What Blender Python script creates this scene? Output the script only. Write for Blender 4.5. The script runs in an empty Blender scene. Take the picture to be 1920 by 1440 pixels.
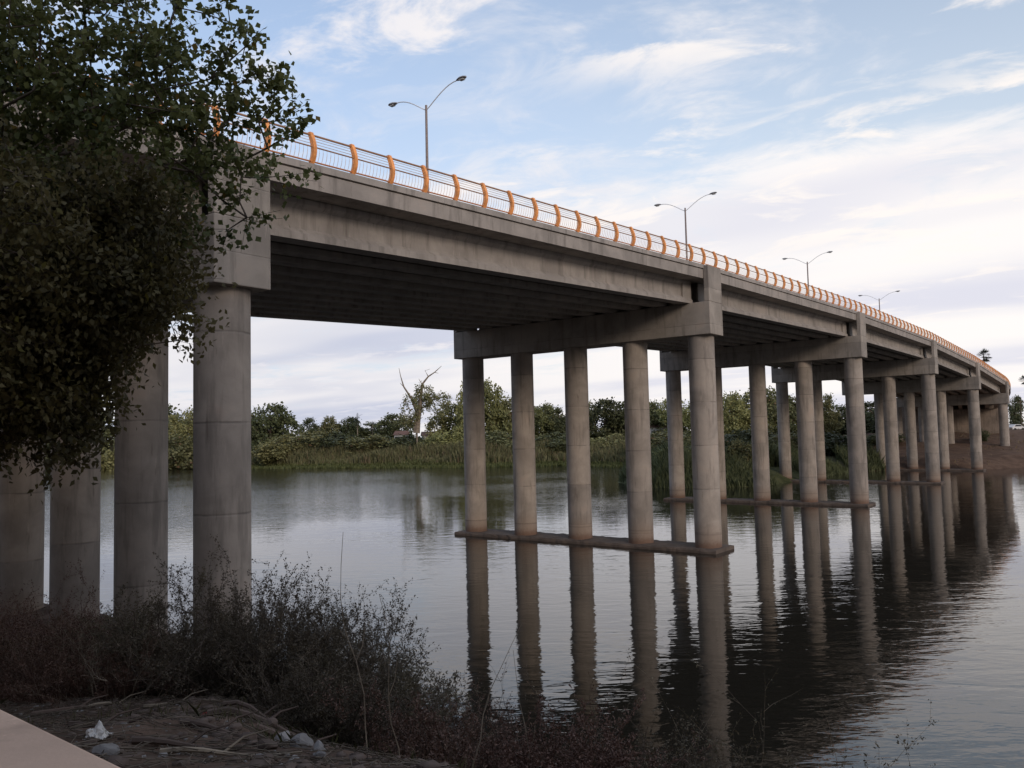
import bpy, math, random
import numpy as np
from mathutils import Vector, Matrix

# ------------------------------------------------------------------ camera
F, PITCH, ROLL, CAMH = 1534.4338, 0.062, -0.0232, 6.79
scene = bpy.context.scene
C = scene.collection
cp, sp = math.cos(PITCH), math.sin(PITCH)
fw = Vector((0, cp, sp)); up0 = Vector((0, -sp, cp)); rt0 = Vector((1, 0, 0))
Rv = rt0 * math.cos(ROLL) + up0 * math.sin(ROLL)
Uv = up0 * math.cos(ROLL) - rt0 * math.sin(ROLL)
cam_d = bpy.data.cameras.new('camera')
cam = bpy.data.objects.new('camera', cam_d); C.objects.link(cam)
M = Matrix((Rv, Uv, -fw)).transposed().to_4x4(); M.translation = Vector((0, 0, CAMH))
cam.matrix_world = M
cam_d.sensor_width = 36; cam_d.lens = F * 36 / 1920
cam_d.clip_start = 0.1; cam_d.clip_end = 6000
scene.camera = cam

# ------------------------------------------------------------------ node helpers
class NT:
    def __init__(s, tree): s.t = tree
    def n(s, typ, **kw):
        nd = s.t.nodes.new(typ)
        for k, v in kw.items():
            if k.startswith('_'): setattr(nd, k[1:], v)
        for k, v in kw.items():
            if not k.startswith('_'):
                key = int(k[1:]) if (k[0] == 'i' and k[1:].isdigit()) else k.replace('__', ' ')
                s.set(nd.inputs[key], v)
        return nd
    def set(s, inp, v):
        if hasattr(v, 'is_output') or hasattr(v, 'links'): s.t.links.new(v, inp)
        else: inp.default_value = v
    def m(s, op, a, b=0.0, c=0.0, clamp=False):
        nd = s.t.nodes.new('ShaderNodeMath'); nd.operation = op; nd.use_clamp = clamp
        s.set(nd.inputs[0], a); s.set(nd.inputs[1], b)
        if op in ('MULTIPLY_ADD', 'SMOOTH_MIN', 'COMPARE'): s.set(nd.inputs[2], c)
        return nd.outputs[0]
    def mix(s, f, a, b, mode='MIX'):
        nd = s.t.nodes.new('ShaderNodeMix'); nd.data_type = 'RGBA'; nd.blend_type = mode
        s.set(nd.inputs[0], f); s.set(nd.inputs[6], a); s.set(nd.inputs[7], b)
        return nd.outputs[2]
    def ramp(s, v, lo, hi, a=0.0, b=1.0, smooth=True):
        nd = s.t.nodes.new('ShaderNodeMapRange'); nd.interpolation_type = 'SMOOTHSTEP' if smooth else 'LINEAR'
        for i, x in enumerate((v, lo, hi, a, b)): s.set(nd.inputs[i], x)
        return nd.outputs[0]
    def noise(s, vec, scale, detail=4, rough=0.55, dist=0.0):
        nd = s.n('ShaderNodeTexNoise', Scale=scale, Detail=detail, Roughness=rough, Distortion=dist)
        if vec is not None: s.set(nd.inputs['Vector'], vec)
        return nd.outputs[0]

# ------------------------------------------------------------------ world + sun
SUN_EL, SUN_AZ = math.radians(19), math.radians(152)      # azimuth clockwise from +Y (view direction)
world = bpy.data.worlds.new('World'); scene.world = world
world.use_nodes = True
wt = NT(world.node_tree); world.node_tree.nodes.clear()
sky = wt.n('ShaderNodeTexSky'); sky.sky_type = 'NISHITA'; sky.sun_disc = False
sky.sun_elevation = SUN_EL; sky.sun_rotation = SUN_AZ
sky.air_density = 1.0; sky.dust_density = 1.0; sky.ozone_density = 1.5
WS = 0.12
tc = wt.n('ShaderNodeTexCoord').outputs['Generated']
sx = wt.n('ShaderNodeSeparateXYZ', i0=tc)
dx, dy, dz = sx.outputs
az_r = dx                                                   # right-hand side of the view
zc = wt.m('MAXIMUM', dz, 0.0)
den = wt.m('ADD', zc, 0.10)
# cloud layer coordinates, turned so that the streaks run along u
A = math.radians(-59)
ux, uy = math.sin(A), math.cos(A)
u_ = wt.m('DIVIDE', wt.m('ADD', wt.m('MULTIPLY', dx, ux), wt.m('MULTIPLY', dy, uy)), den)
v_ = wt.m('DIVIDE', wt.m('ADD', wt.m('MULTIPLY', dx, uy), wt.m('MULTIPLY', dy, -ux)), den)
cuv = wt.n('ShaderNodeCombineXYZ', i0=wt.m('MULTIPLY', u_, 0.46), i1=v_, i2=3.7).outputs[0]
cuv2 = wt.n('ShaderNodeCombineXYZ', i0=wt.m('MULTIPLY', u_, 0.85), i1=v_, i2=9.1).outputs[0]
n1 = wt.noise(cuv, 1.15, 7, 0.56, 0.25)
n2 = wt.noise(cuv2, 3.6, 8, 0.62, 0.5)
n3 = wt.noise(cuv, 0.55, 3, 0.5, 0.1)
elev_bias = wt.ramp(dz, 0.06, 0.50, 0.15, -0.07)
right_bias = wt.m('MULTIPLY', wt.m('MULTIPLY', wt.ramp(dx, -0.25, 0.5), wt.ramp(dz, 0.5, 0.25)), 0.10)
dens = wt.m('ADD', wt.m('ADD', wt.m('MULTIPLY', n1, 0.56), wt.m('MULTIPLY', n2, 0.44)), wt.m('ADD', elev_bias, right_bias))
thick = wt.m('MULTIPLY', wt.ramp(dens, 0.47, 0.66), 0.92)
cuv3 = wt.n('ShaderNodeCombineXYZ', i0=wt.m('MULTIPLY', u_, 0.62), i1=v_, i2=21.3).outputs[0]
pf = wt.noise(cuv3, 4.6, 9, 0.60, 0.45); pm = wt.noise(cuv3, 1.0, 2, 0.5, 0.2)
puff = wt.m('MULTIPLY', wt.ramp(pf, 0.50, 0.66), wt.ramp(pm, 0.40, 0.54))
lowmask = wt.ramp(dz, 0.30, 0.0)
# clear sky, Nishita with a little of the thin high veil in it
clear = wt.mix(1.0, sky.outputs[0], (1.98, 1.82, 1.73, 1), 'MULTIPLY')
veilc = wt.mix(wt.ramp(dx, -0.45, 0.45), (4.2, 4.7, 6.0, 1), (6.6, 6.8, 6.9, 1))
clear = wt.mix(wt.ramp(dz, 0.55, 0.0, 0.25, 0.9), clear, veilc)
# cloud colour: bright cream tops to lavender grey where thick
cl_bright = wt.mix(wt.ramp(dx, -0.5, 0.4), (6.8, 6.6, 6.8, 1), (8.2, 7.8, 7.6, 1))
cl_shade = wt.mix(wt.ramp(dx, -0.5, 0.4), (4.2, 4.5, 5.6, 1), (6.1, 6.05, 6.8, 1))
shade_f = wt.m('MULTIPLY', wt.ramp(n3, 0.42, 0.62), wt.ramp(dz, 0.55, 0.2, 0.3, 1.0))
clc = wt.mix(shade_f, cl_bright, cl_shade)
col = wt.mix(thick, clear, clc)
col = wt.mix(wt.m('MULTIPLY', puff, wt.ramp(dz, 0.02, 0.2, 0.35, 0.9)), col, wt.mix(wt.ramp(dx, -0.5, 0.4), (7.0, 6.85, 7.2, 1), (8.3, 7.75, 7.35, 1)))
# below the horizon: dull ground tone
col = wt.mix(wt.ramp(dz, -0.02, -0.08), col, (0.8, 0.75, 0.7, 1))
# behind the viewer the dusk sky is dull close to the ground
back = wt.m('MULTIPLY', wt.ramp(dy, 0.35, -0.15), wt.ramp(dz, 0.50, 0.22))
col = wt.mix(wt.m('MULTIPLY', back, 0.70), col, (1.3, 1.15, 1.1, 1))
bg = wt.n('ShaderNodeBackground', Color=col, Strength=WS)
wo = wt.n('ShaderNodeOutputWorld'); wt.t.links.new(bg.outputs[0], wo.inputs[0])

sun_d = bpy.data.lights.new('sun', 'SUN'); sun_d.energy = 1.15; sun_d.angle = math.radians(16)
sun_d.color = (1.0, 0.84, 0.70)
sun = bpy.data.objects.new('sun', sun_d); C.objects.link(sun)
sd = Vector((math.sin(SUN_AZ) * math.cos(SUN_EL), math.cos(SUN_AZ) * math.cos(SUN_EL), math.sin(SUN_EL)))
sun.rotation_euler = sd.to_track_quat('Z', 'Y').to_euler()

vs = scene.view_settings
vs.view_transform = 'Standard'; vs.look = 'None'; vs.gamma = 1; vs.use_curve_mapping = False; vs.exposure = 0.08

# ------------------------------------------------------------------ materials
def new_mat(name):
    m = bpy.data.materials.new(name); m.use_nodes = True; m.node_tree.nodes.clear()
    t = NT(m.node_tree); o = t.n('ShaderNodeOutputMaterial')
    return m, t, o
def finish(t, o, col, rough=0.8, bump=None, bstr=0.3, bdist=0.02, metal=0.0, spec=0.4):
    p = t.n('ShaderNodeBsdfPrincipled', Base__Color=col, Roughness=rough, Metallic=metal)
    p.inputs['Specular IOR Level'].default_value = spec
    if bump is not None:
        b = t.n('ShaderNodeBump', Strength=bstr, Distance=bdist, Height=bump)
        t.t.links.new(b.outputs[0], p.inputs['Normal'])
    t.t.links.new(p.outputs[0], o.inputs[0]); return p

def concrete(name, base, seams=0.0, waterline=False, warm=0.0):
    m, t, o = new_mat(name)
    pos = t.n('ShaderNodeNewGeometry').outputs['Position']
    oi = t.n('ShaderNodeObjectInfo').outputs['Random']
    n = t.noise(pos, 0.7, 8, 0.6, 0.4); nf = t.noise(pos, 9, 6, 0.65)
    sep = t.n('ShaderNodeSeparateXYZ', i0=pos)
    stv = t.n('ShaderNodeCombineXYZ', i0=t.m('MULTIPLY', sep.outputs[0], 1.0), i1=t.m('MULTIPLY', sep.outputs[1], 1.0),
              i2=t.m('MULTIPLY', sep.outputs[2], 0.12)).outputs[0]
    stn = t.noise(stv, 2.6, 5, 0.6)
    b = Vector(base)
    c = t.mix(t.ramp(n, 0.3, 0.7), (*(b * 0.80), 1), (*(b * 1.16), 1))
    c = t.mix(t.ramp(n, 0.55, 0.75, 0, 0.35), c, (b[0] * 1.15, b[1] * 0.95, b[2] * 0.85, 1))
    c = t.mix(t.ramp(stn, 0.50, 0.68, 0, 0.60), c, (*(b * 0.50), 1))
    stn2 = t.noise(stv, 7.5, 4, 0.7)
    c = t.mix(t.ramp(stn2, 0.60, 0.72, 0, 0.45), c, (b[0] * 1.35, b[1] * 1.33, b[2] * 1.3, 1))
    c = t.mix(t.ramp(t.noise(stv, 4.1, 6, 0.7), 0.60, 0.70, 0, 0.5), c, (b[0] * 0.36, b[1] * 0.32, b[2] * 0.29, 1))
    c = t.mix(t.ramp(nf, 0.62, 0.8, 0, 0.4), c, (*(b * 0.55), 1))
    h = t.m('ADD', t.m('MULTIPLY', nf, 0.5), t.m('MULTIPLY', n, 0.5))
    if seams:
        zz = t.m('ADD', sep.outputs[2], t.m('MULTIPLY', oi, 1.3))
        fr = t.m('FRACT', t.m('DIVIDE', zz, seams))
        d = t.m('ABSOLUTE', t.m('SUBTRACT', fr, 0.5))
        line = t.ramp(d, 0.0, 0.022, 1, 0)
        band = t.noise(t.n('ShaderNodeCombineXYZ', i0=oi, i1=oi, i2=t.m('FLOOR', t.m('ADD', t.m('DIVIDE', zz, seams), 0.5))).outputs[0], 7.3, 0)
        c = t.mix(1.0, c, t.mix(t.ramp(band, 0.35, 0.65), (0.88, 0.88, 0.88, 1), (1.08, 1.07, 1.05, 1)), 'MULTIPLY')
        lv = t.ramp(t.noise(pos, 1.6, 3), 0.38, 0.62, 0.10, 0.6)
        c = t.mix(t.m('MULTIPLY', line, lv), c, (*(b * 0.38), 1))
        h = t.m('SUBTRACT', h, t.m('MULTIPLY', line, 0.7))
    if waterline:
        wl = t.ramp(t.m('ADD', sep.outputs[2], t.m('MULTIPLY', t.m('SUBTRACT', n, 0.5), 1.0)), 0.5, 1.9, 0.7, 0)
        c = t.mix(wl, c, (b[0] * 0.82, b[1] * 0.70, b[2] * 0.62, 1))
        wl3 = t.m('MULTIPLY', t.ramp(t.m('ABSOLUTE', t.m('SUBTRACT', t.m('ADD', sep.outputs[2], t.m('MULTIPLY', nf, 0.12)), 1.02)), 0.0, 0.07, 1, 0), 0.45)
        c = t.mix(wl3, c, (b[0] * 0.5, b[1] * 0.45, b[2] * 0.4, 1))
        wl2 = t.ramp(t.m('ADD', sep.outputs[2], t.m('MULTIPLY', t.m('SUBTRACT', nf, 0.5), 0.4)), 0.25, 0.75, 0.85, 0)
        c = t.mix(wl2, c, (b[0] * 0.45, b[1] * 0.30, b[2] * 0.24, 1))
    finish(t, o, c, 0.88, h, 0.5, 0.02, spec=0.25)
    return m

def leafmat(name, c1, c2, c3=None, f3=0.93, transl=0.35, rough=0.55):
    m, t, o = new_mat(name)
    g = t.n('ShaderNodeNewGeometry'); r = g.outputs['Random Per Island']
    oi = t.n('ShaderNodeObjectInfo').outputs['Random']
    nz = t.ramp(t.noise(g.outputs['Position'], 0.9, 3), 0.36, 0.64)
    f = t.m('ADD', t.m('MULTIPLY', r, 0.5), t.m('MULTIPLY', nz, 0.5), clamp=True)
    c = t.mix(f, (*c1, 1), (*c2, 1))
    if c3: c = t.mix(t.m('GREATER_THAN', t.m('FRACT', t.m('MULTIPLY', r, 37.7)), f3), c, (*c3, 1))
    hsv = t.n('ShaderNodeHueSaturation', Hue=t.ramp(oi, 0, 1, 0.485, 0.515, False), Value=t.ramp(t.m('FRACT', t.m('MULTIPLY', oi, 7.3)), 0, 1, 0.75, 1.25, False), Color=c)
    c = hsv.outputs[0]
    p = t.n('ShaderNodeBsdfPrincipled', Base__Color=c, Roughness=rough); p.inputs['Specular IOR Level'].default_value = 0.3
    tr = t.n('ShaderNodeBsdfTranslucent', Color=c)
    mx = t.n('ShaderNodeMixShader', i0=transl, i1=p.outputs[0], i2=tr.outputs[0])
    t.t.links.new(mx.outputs[0], o.inputs[0]); return m

def plain(name, c, rough=0.6, metal=0.0, var=0.15, scale=6.0, spec=0.4):
    m, t, o = new_mat(name)
    pos = t.n('ShaderNodeNewGeometry').outputs['Position']
    n = t.noise(pos, scale, 5, 0.6)
    v = Vector(c)
    cc = t.mix(t.ramp(n, 0.3, 0.7), (*(v * (1 - var)), 1), (*(v * (1 + var)), 1))
    finish(t, o, cc, rough, n, 0.2, 0.01, metal, spec); return m

MT = {}
MT['column'] = concrete('column_concrete', (0.335, 0.297, 0.265), seams=2.45, waterline=True)
MT['cap'] = concrete('cap_concrete', (0.34, 0.308, 0.277), seams=1.4)
MT['girder'] = concrete('girder_concrete', (0.34, 0.31, 0.285))
MT['slab'] = concrete('slab_concrete', (0.34, 0.308, 0.282))
MT['kerb'] = concrete('kerb_concrete', (0.36, 0.33, 0.305))
MT['footing'] = concrete('footing_concrete', (0.12, 0.095, 0.080))
MT['abut'] = concrete('abutment_concrete', (0.22, 0.18, 0.15), seams=1.6)
MT['asphalt'] = plain('asphalt', (0.05, 0.05, 0.052), 0.9)
MT['orange'] = plain('orange_paint', (0.93, 0.38, 0.12), 0.55, var=0.22, scale=5)
MT['rail'] = plain('brown_rail_metal', (0.40, 0.23, 0.14), 0.5, 0.0)
MT['wire'] = plain('pale_bar_metal', (0.72, 0.56, 0.42), 0.5, 0.0)
MT['railorange'] = plain('rusty_orange_rail', (0.55, 0.23, 0.10), 0.55)
MT['pole'] = plain('pole_metal', (0.28, 0.225, 0.21), 0.5, 0.0)
MT['arm'] = plain('arm_metal', (0.85, 0.86, 0.88), 0.4, 0.0)
MT['head'] = plain('lamp_head', (0.34, 0.34, 0.35), 0.5)
MT['glass'] = plain('lamp_glass', (0.55, 0.55, 0.52), 0.2)
MT['bark'] = plain('bark', (0.11, 0.085, 0.065), 0.95, var=0.4, scale=4)
MT['bark_pale'] = plain('pale_bark', (0.22, 0.18, 0.14), 0.95, var=0.35, scale=2)
MT['twig'] = plain('dry_twig', (0.10, 0.077, 0.062), 0.95, var=0.4, scale=3)
MT['twig_red'] = plain('reddish_twig', (0.11, 0.060, 0.046), 0.95, var=0.4, scale=3)
MT['straw'] = plain('straw_stem', (0.26, 0.21, 0.155), 0.9, var=0.3, scale=3)
MT['leaf'] = leafmat('cottonwood_leaf', (0.060, 0.074, 0.026), (0.20, 0.205, 0.070), (0.22, 0.14, 0.03), 0.985)
MT['leaf2'] = leafmat('brownish_leaf', (0.060, 0.058, 0.024), (0.20, 0.175, 0.062), (0.16, 0.15, 0.03), 0.97)
MT['fdark'] = leafmat('dark_foliage', (0.055, 0.068, 0.034), (0.135, 0.148, 0.070), transl=0.2)
MT['folive'] = leafmat('olive_foliage', (0.17, 0.175, 0.072), (0.33, 0.33, 0.14), transl=0.25)
MT['fmid'] = leafmat('mid_foliage', (0.11, 0.118, 0.055), (0.25, 0.245, 0.115), (0.20, 0.13, 0.075), 0.97, transl=0.25)
MT['reed'] = leafmat('reed_leaf', (0.10, 0.112, 0.052), (0.22, 0.215, 0.105), (0.17, 0.14, 0.08), 0.9, transl=0.2)
MT['shrubleaf'] = leafmat('shrub_leaf', (0.070, 0.060, 0.038), (0.15, 0.122, 0.078), transl=0.2)
MT['brownleaf'] = leafmat('dry_brown_leaf', (0.090, 0.050, 0.036), (0.165, 0.100, 0.070), transl=0.1)
MT['grass'] = leafmat('bank_grass', (0.050, 0.050, 0.022), (0.11, 0.10, 0.045), transl=0.2)
MT['palm'] = leafmat('palm_leaf', (0.020, 0.028, 0.016), (0.040, 0.050, 0.026), transl=0.1)
MT['rock'] = concrete('grey_rock', (0.25, 0.235, 0.225))
MT['rockbrown'] = concrete('brown_rock', (0.13, 0.095, 0.078))
MT['plastic'] = plain('white_plastic', (0.62, 0.60, 0.57), 0.4, var=0.1)
MT['redcloth'] = plain('red_cloth', (0.26, 0.035, 0.03), 0.8)
MT['wall'] = concrete('pink_plaster', (0.72, 0.50, 0.37))
MT['white'] = plain('white_wall', (0.68, 0.66, 0.63), 0.7, var=0.08)
MT['roof'] = plain('tile_roof', (0.20, 0.115, 0.09), 0.8)
MT['darkglass'] = plain('dark_glass', (0.03, 0.035, 0.04), 0.15)
MT['tyre'] = plain('tyre', (0.02, 0.02, 0.02), 0.8)
MT['carwhite'] = plain('car_white', (0.7, 0.7, 0.7), 0.3, var=0.03)

# water
m, t, o = new_mat('river_water')
pos = t.n('ShaderNodeNewGeometry').outputs['Position']
sp_ = t.n('ShaderNodeSeparateXYZ', i0=pos)
wv = t.n('ShaderNodeCombineXYZ', i0=t.m('MULTIPLY', sp_.outputs[0], 0.42), i1=sp_.outputs[1], i2=0.0).outputs[0]
wv2 = t.n('ShaderNodeVectorRotate', Vector=wv, Angle=0.30)
wa = t.noise(wv2.outputs[0], 1.15, 3, 0.5, 0.6)
wv3 = t.n('ShaderNodeVectorRotate', Vector=wv, Angle=-0.35)
wb = t.noise(wv3.outputs[0], 4.2, 2, 0.5, 0.4)
wc = t.noise(pos, 0.035, 3, 0.5)
calm = t.ramp(wc, 0.40, 0.62, 0.35, 1.0)
CTH, STH = math.cos(0.6587), math.sin(0.6587)
cacr = t.m('ADD', t.m('MULTIPLY', t.m('ADD', sp_.outputs[0], 7.97), -CTH), t.m('MULTIPLY', t.m('SUBTRACT', sp_.outputs[1], 22.47), STH))
ruf = t.ramp(t.m('ADD', cacr, t.m('MULTIPLY', t.m('SUBTRACT', wc, 0.5), 60.0)), 16, 60)
hgt = t.m('MULTIPLY', t.m('ADD', t.m('MULTIPLY', wa, 0.8), t.m('MULTIPLY', wb, t.m('ADD', 0.24, t.m('MULTIPLY', ruf, 0.5)))), t.m('ADD', calm, t.m('MULTIPLY', ruf, 0.7)))
p = t.n('ShaderNodeBsdfPrincipled', Base__Color=(0.014, 0.013, 0.010, 1), Roughness=0.03, IOR=1.47)
b = t.n('ShaderNodeBump', Strength=1.0, Distance=0.030, Height=hgt)
t.t.links.new(t.m('ADD', 0.03, t.m('MULTIPLY', ruf, 0.03)), p.inputs['Roughness'])
t.t.links.new(b.outputs[0], p.inputs['Normal']); t.t.links.new(p.outputs[0], o.inputs[0])
MT['water'] = m

# ------------------------------------------------------------------ mesh helpers
def mesh_np(name, V, Fs, nper):
    """V (n,3) float, Fs (m,nper) int"""
    me = bpy.data.meshes.new(name)
    V = np.asarray(V, dtype=np.float32); Fs = np.asarray(Fs, dtype=np.int32)
    me.vertices.add(len(V)); me.vertices.foreach_set('co', V.ravel())
    me.loops.add(Fs.size); me.loops.foreach_set('vertex_index', Fs.ravel())
    me.polygons.add(len(Fs))
    me.polygons.foreach_set('loop_start', np.arange(0, Fs.size, nper, dtype=np.int32))
    me.polygons.foreach_set('loop_total', np.full(len(Fs), nper, dtype=np.int32))
    me.update(calc_edges=True); me.validate()
    return me
class MB:
    def __init__(s): s.v = []; s.f = []
    def add(s, vs, fs):
        k = len(s.v); s.v += [tuple(v) for v in vs]; s.f += [tuple(i + k for i in f) for f in fs]
    def box8(s, P):   # P: 4 bottom (ccw), 4 top
        s.add(P, [(3, 2, 1, 0), (4, 5, 6, 7), (0, 1, 5, 4), (1, 2, 6, 5), (2, 3, 7, 6), (3, 0, 4, 7)])
    def box(s, x0, x1, y0, y1, z0, z1):
        s.box8([(x0, y0, z0), (x1, y0, z0), (x1, y1, z0), (x0, y1, z0), (x0, y0, z1), (x1, y0, z1), (x1, y1, z1), (x0, y1, z1)])
    def sweep(s, rings, closed=True, caps=True):
        n = len(rings[0]); k = len(s.v)
        for r in rings: s.v += [tuple(p) for p in r]
        for i in range(len(rings) - 1):
            for j in range(n if closed else n - 1):
                a = k + i * n + j; b2 = k + i * n + (j + 1) % n
                s.f.append((a, b2, b2 + n, a + n))
        if caps:
            s.f.append(tuple(k + j for j in reversed(range(n))))
            s.f.append(tuple(k + (len(rings) - 1) * n + j for j in range(n)))
    def tube(s, pts, rad, n=8):
        pts = [Vector(p) for p in pts]; rings = []
        if not hasattr(rad, '__len__'): rad = [rad] * len(pts)
        for i, p in enumerate(pts):
            d = (pts[min(i + 1, len(pts) - 1)] - pts[max(i - 1, 0)]).normalized()
            a = d.cross(Vector((0, 0, 1)));
            if a.length < 0.05: a = d.cross(Vector((1, 0, 0)))
            a.normalize(); b2 = d.cross(a)
            rings.append([p + (a * math.cos(2 * math.pi * q / n) + b2 * math.sin(2 * math.pi * q / n)) * rad[i] for q in range(n)])
        s.sweep(rings)
    def build(s, name, mat, parent=None, smooth=False, bevel=0.0):
        me = bpy.data.meshes.new(name); me.from_pydata(s.v, [], s.f); me.update()
        me.materials.append(MT[mat] if isinstance(mat, str) else mat)
        if smooth:
            me.polygons.foreach_set('use_smooth', [True] * len(me.polygons))
            try: me.set_sharp_from_angle(angle=math.radians(40))
            except Exception: pass
        o = bpy.data.objects.new(name, me); C.objects.link(o)
        if parent is not None: o.parent = parent
        if bevel:
            bv = o.modifiers.new('bevel', 'BEVEL'); bv.width = bevel; bv.segments = 2; bv.limit_method = 'ANGLE'
        return o
def npobj(name, V, Fs, nper, mat, parent=None, smooth=False):
    me = mesh_np(name, V, Fs, nper); me.materials.append(MT[mat])
    if smooth: me.polygons.foreach_set('use_smooth', [True] * len(me.polygons))
    o = bpy.data.objects.new(name, me); C.objects.link(o)
    if parent is not None: o.parent = parent
    return o
def tag(o, label=None, cat=None, group=None, kind=None):
    if label: o['label'] = label
    if cat: o['category'] = cat
    if group: o['group'] = group
    if kind: o['kind'] = kind
    return o
def empty(name, loc=(0, 0, 0), rz=0.0, parent=None):
    o = bpy.data.objects.new(name, None); C.objects.link(o); o.location = loc; o.rotation_euler = (0, 0, rz)
    o.empty_display_size = 0.3
    if parent is not None: o.parent = parent
    return o
def copy_tree(o, parent=None):
    c = o.copy(); C.objects.link(c)
    if parent is not None: c.parent = parent
    for ch in list(o.children): copy_tree(ch, c)
    return c

# ------------------------------------------------------------------ terrain
RIVER = np.array([(-700, 330), (-260, 190), (-110, 90), (-45, 48), (-26, 38.5), (-16, 32.5), (-8.5, 26.5), (-4.8, 21.5), (-2.4, 17.6), (-.3, 14.6), (2.0, 12.6), (4.6, 11.0), (8.0, 8.2),
                  (13, 3.5), (22, -6), (60, -35), (160, -100), (700, -300), (1500, -200), (1500, 700), (700, 420), (240, 210), (130, 142), (95, 131), (78, 126), (68, 121.5), (58, 126),
                  (50, 123), (42, 113), (34.5, 103.5), (29, 97.5), (24, 96.8), (16.5, 99.5), (14, 112), (18, 135), (21.5, 160), (11, 174.5), (-9.7, 178), (-60, 201.5), (-115, 232), (-300, 330), (-700, 560)], float)
def river_sd(x, y):
    """distance to the river edge, positive on land"""
    x = np.asarray(x, float); y = np.asarray(y, float)
    best = np.full(x.shape, 1e18); inside = np.zeros(x.shape, bool)
    n = len(RIVER)
    for i in range(n):
        x0, y0 = RIVER[i]; x1, y1 = RIVER[(i + 1) % n]
        ex, ey = x1 - x0, y1 - y0
        tt = np.clip(((x - x0) * ex + (y - y0) * ey) / (ex * ex + ey * ey), 0, 1)
        d2 = (x - x0 - tt * ex) ** 2 + (y - y0 - tt * ey) ** 2
        best = np.minimum(best, d2)
        cr = ((y0 > y) != (y1 > y)) & (x < (x1 - x0) * (y - y0) / ((y1 - y0) if y1 != y0 else 1e-9) + x0)
        inside ^= cr
    d = np.sqrt(best)
    return np.where(inside, -d, d)
def vnoise(x, y, s, seed=0):
    x = np.asarray(x, float) / s; y = np.asarray(y, float) / s
    xi = np.floor(x).astype(np.int64); yi = np.floor(y).astype(np.int64); fx = x - xi; fy = y - yi
    fx = fx * fx * (3 - 2 * fx); fy = fy * fy * (3 - 2 * fy)
    def h(a, b2):
        q = (a * 374761393 + b2 * 668265263 + seed * 982451653) & 0x7fffffff
        q = ((q ^ (q >> 13)) * 1274126177) & 0x7fffffff
        return ((q ^ (q >> 16)) & 0xffff) / 65535.0
    return (h(xi, yi) * (1 - fx) + h(xi + 1, yi) * fx) * (1 - fy) + (h(xi, yi + 1) * (1 - fx) + h(xi + 1, yi + 1) * fx) * fy - 0.5
def zg(x, y):
    x = np.asarray(x, float); y = np.asarray(y, float)
    d = river_sd(x, y) + vnoise(x, y, 2.5, 3) * 0.7 * (np.hypot(x, y) < 60)
    near = (y < 60 + 0.0 * x) & (y - 0.35 * (-x) * (x < 0) < 60)
    nearbank = (x * 0.78 + (y - 24) * 0.62 < 40) & (y < 90)
    g = np.clip(d / 8.5, 0, 1); g = g * g * (3 - 2 * g) * 0.35 + g * 0.65
    cap = np.clip(5.25 - np.maximum(y - 3.6, 0) * (0.25 + 0.03 * np.clip(x + 1, 0, 5)) - np.maximum(y - 10.5, 0) * 0.19, 0.75, 5.25)
    zn = np.minimum(5.25 * g, cap)
    zn = zn + (vnoise(x, y, 1.7, 1) * 0.25 + vnoise(x, y, 0.6, 2) * 0.13) * np.clip(d / 2, 0, 1)
    zf = np.clip(d, 0, 3) * 0.45 + np.clip(d - 3, 0, 34) * 0.11 + (vnoise(x, y, 9, 4) * 0.8 + vnoise(x, y, 2.6, 5) * 0.45) * np.clip(d / 4, 0, 1)
    zl = np.where(nearbank, zn, zf)
    zw = np.maximum(d * 0.45, -3.0)
    return np.where(d < 0, zw, zl)
def zg1(x, y): return float(zg(np.array([x]), np.array([y]))[0])

NG = 520
q = np.linspace(-1, 1, NG)
gx = np.sinh(q * 7.2) / np.sinh(7.2) * 2500 - 2
gy = np.sinh(q * 7.2) / np.sinh(7.2) * 2500 + 9
GX, GY = np.meshgrid(gx, gy)
Z = zg(GX.ravel(), GY.ravel())
V = np.stack([GX.ravel(), GY.ravel(), Z], 1)
ii = np.arange(NG - 1)[:, None] * NG + np.arange(NG - 1)[None, :]
Fq = np.stack([ii, ii + 1, ii + NG + 1, ii + NG], -1).reshape(-1, 4)
m, t, o = new_mat('earth')
pos = t.n('ShaderNodeNewGeometry').outputs['Position']
na = t.noise(pos, 0.8, 8, 0.65, 0.5); nb = t.noise(pos, 6.5, 6, 0.7); ncc = t.noise(pos, 0.12, 4)
sep = t.n('ShaderNodeSeparateXYZ', i0=pos)
c = t.mix(t.ramp(na, 0.35, 0.65), (0.070, 0.045, 0.033, 1), (0.15, 0.098, 0.072, 1))
c = t.mix(t.ramp(nb, 0.5, 0.72, 0, 0.55), c, (0.17, 0.14, 0.115, 1))
c = t.mix(t.ramp(nb, 0.45, 0.3, 0, 0.6), c, (0.035, 0.026, 0.020, 1))
red = t.m('MULTIPLY', t.ramp(sep.outputs[1], 80, 95), t.ramp(t.m('SUBTRACT', sep.outputs[0], t.m('MULTIPLY', sep.outputs[1], 0.30)), 8, 20))
c = t.mix(red, c, t.mix(t.ramp(na, 0.35, 0.65), (0.095, 0.060, 0.043, 1), (0.15, 0.098, 0.070, 1)))
grassy = t.m('MULTIPLY', t.ramp(sep.outputs[1], 60, 90), t.m('SUBTRACT', 1.0, red))
c = t.mix(grassy, c, t.mix(t.ramp(na, 0.35, 0.65), (0.045, 0.055, 0.022, 1), (0.10, 0.105, 0.05, 1)))
finish(t, o, c, 0.95, t.m('ADD', na, t.m('MULTIPLY', nb, 0.5)), 0.8, 0.10, spec=0.15)
MT['earth'] = m
g = npobj('ground', V, Fq, 4, 'earth', smooth=True); tag(g, kind='structure')
w = MB(); w.add([(-2400, -2400, 0), (2400, -2400, 0), (2400, 2400, 0), (-2400, 2400, 0)], [(0, 1, 2, 3)])
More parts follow.
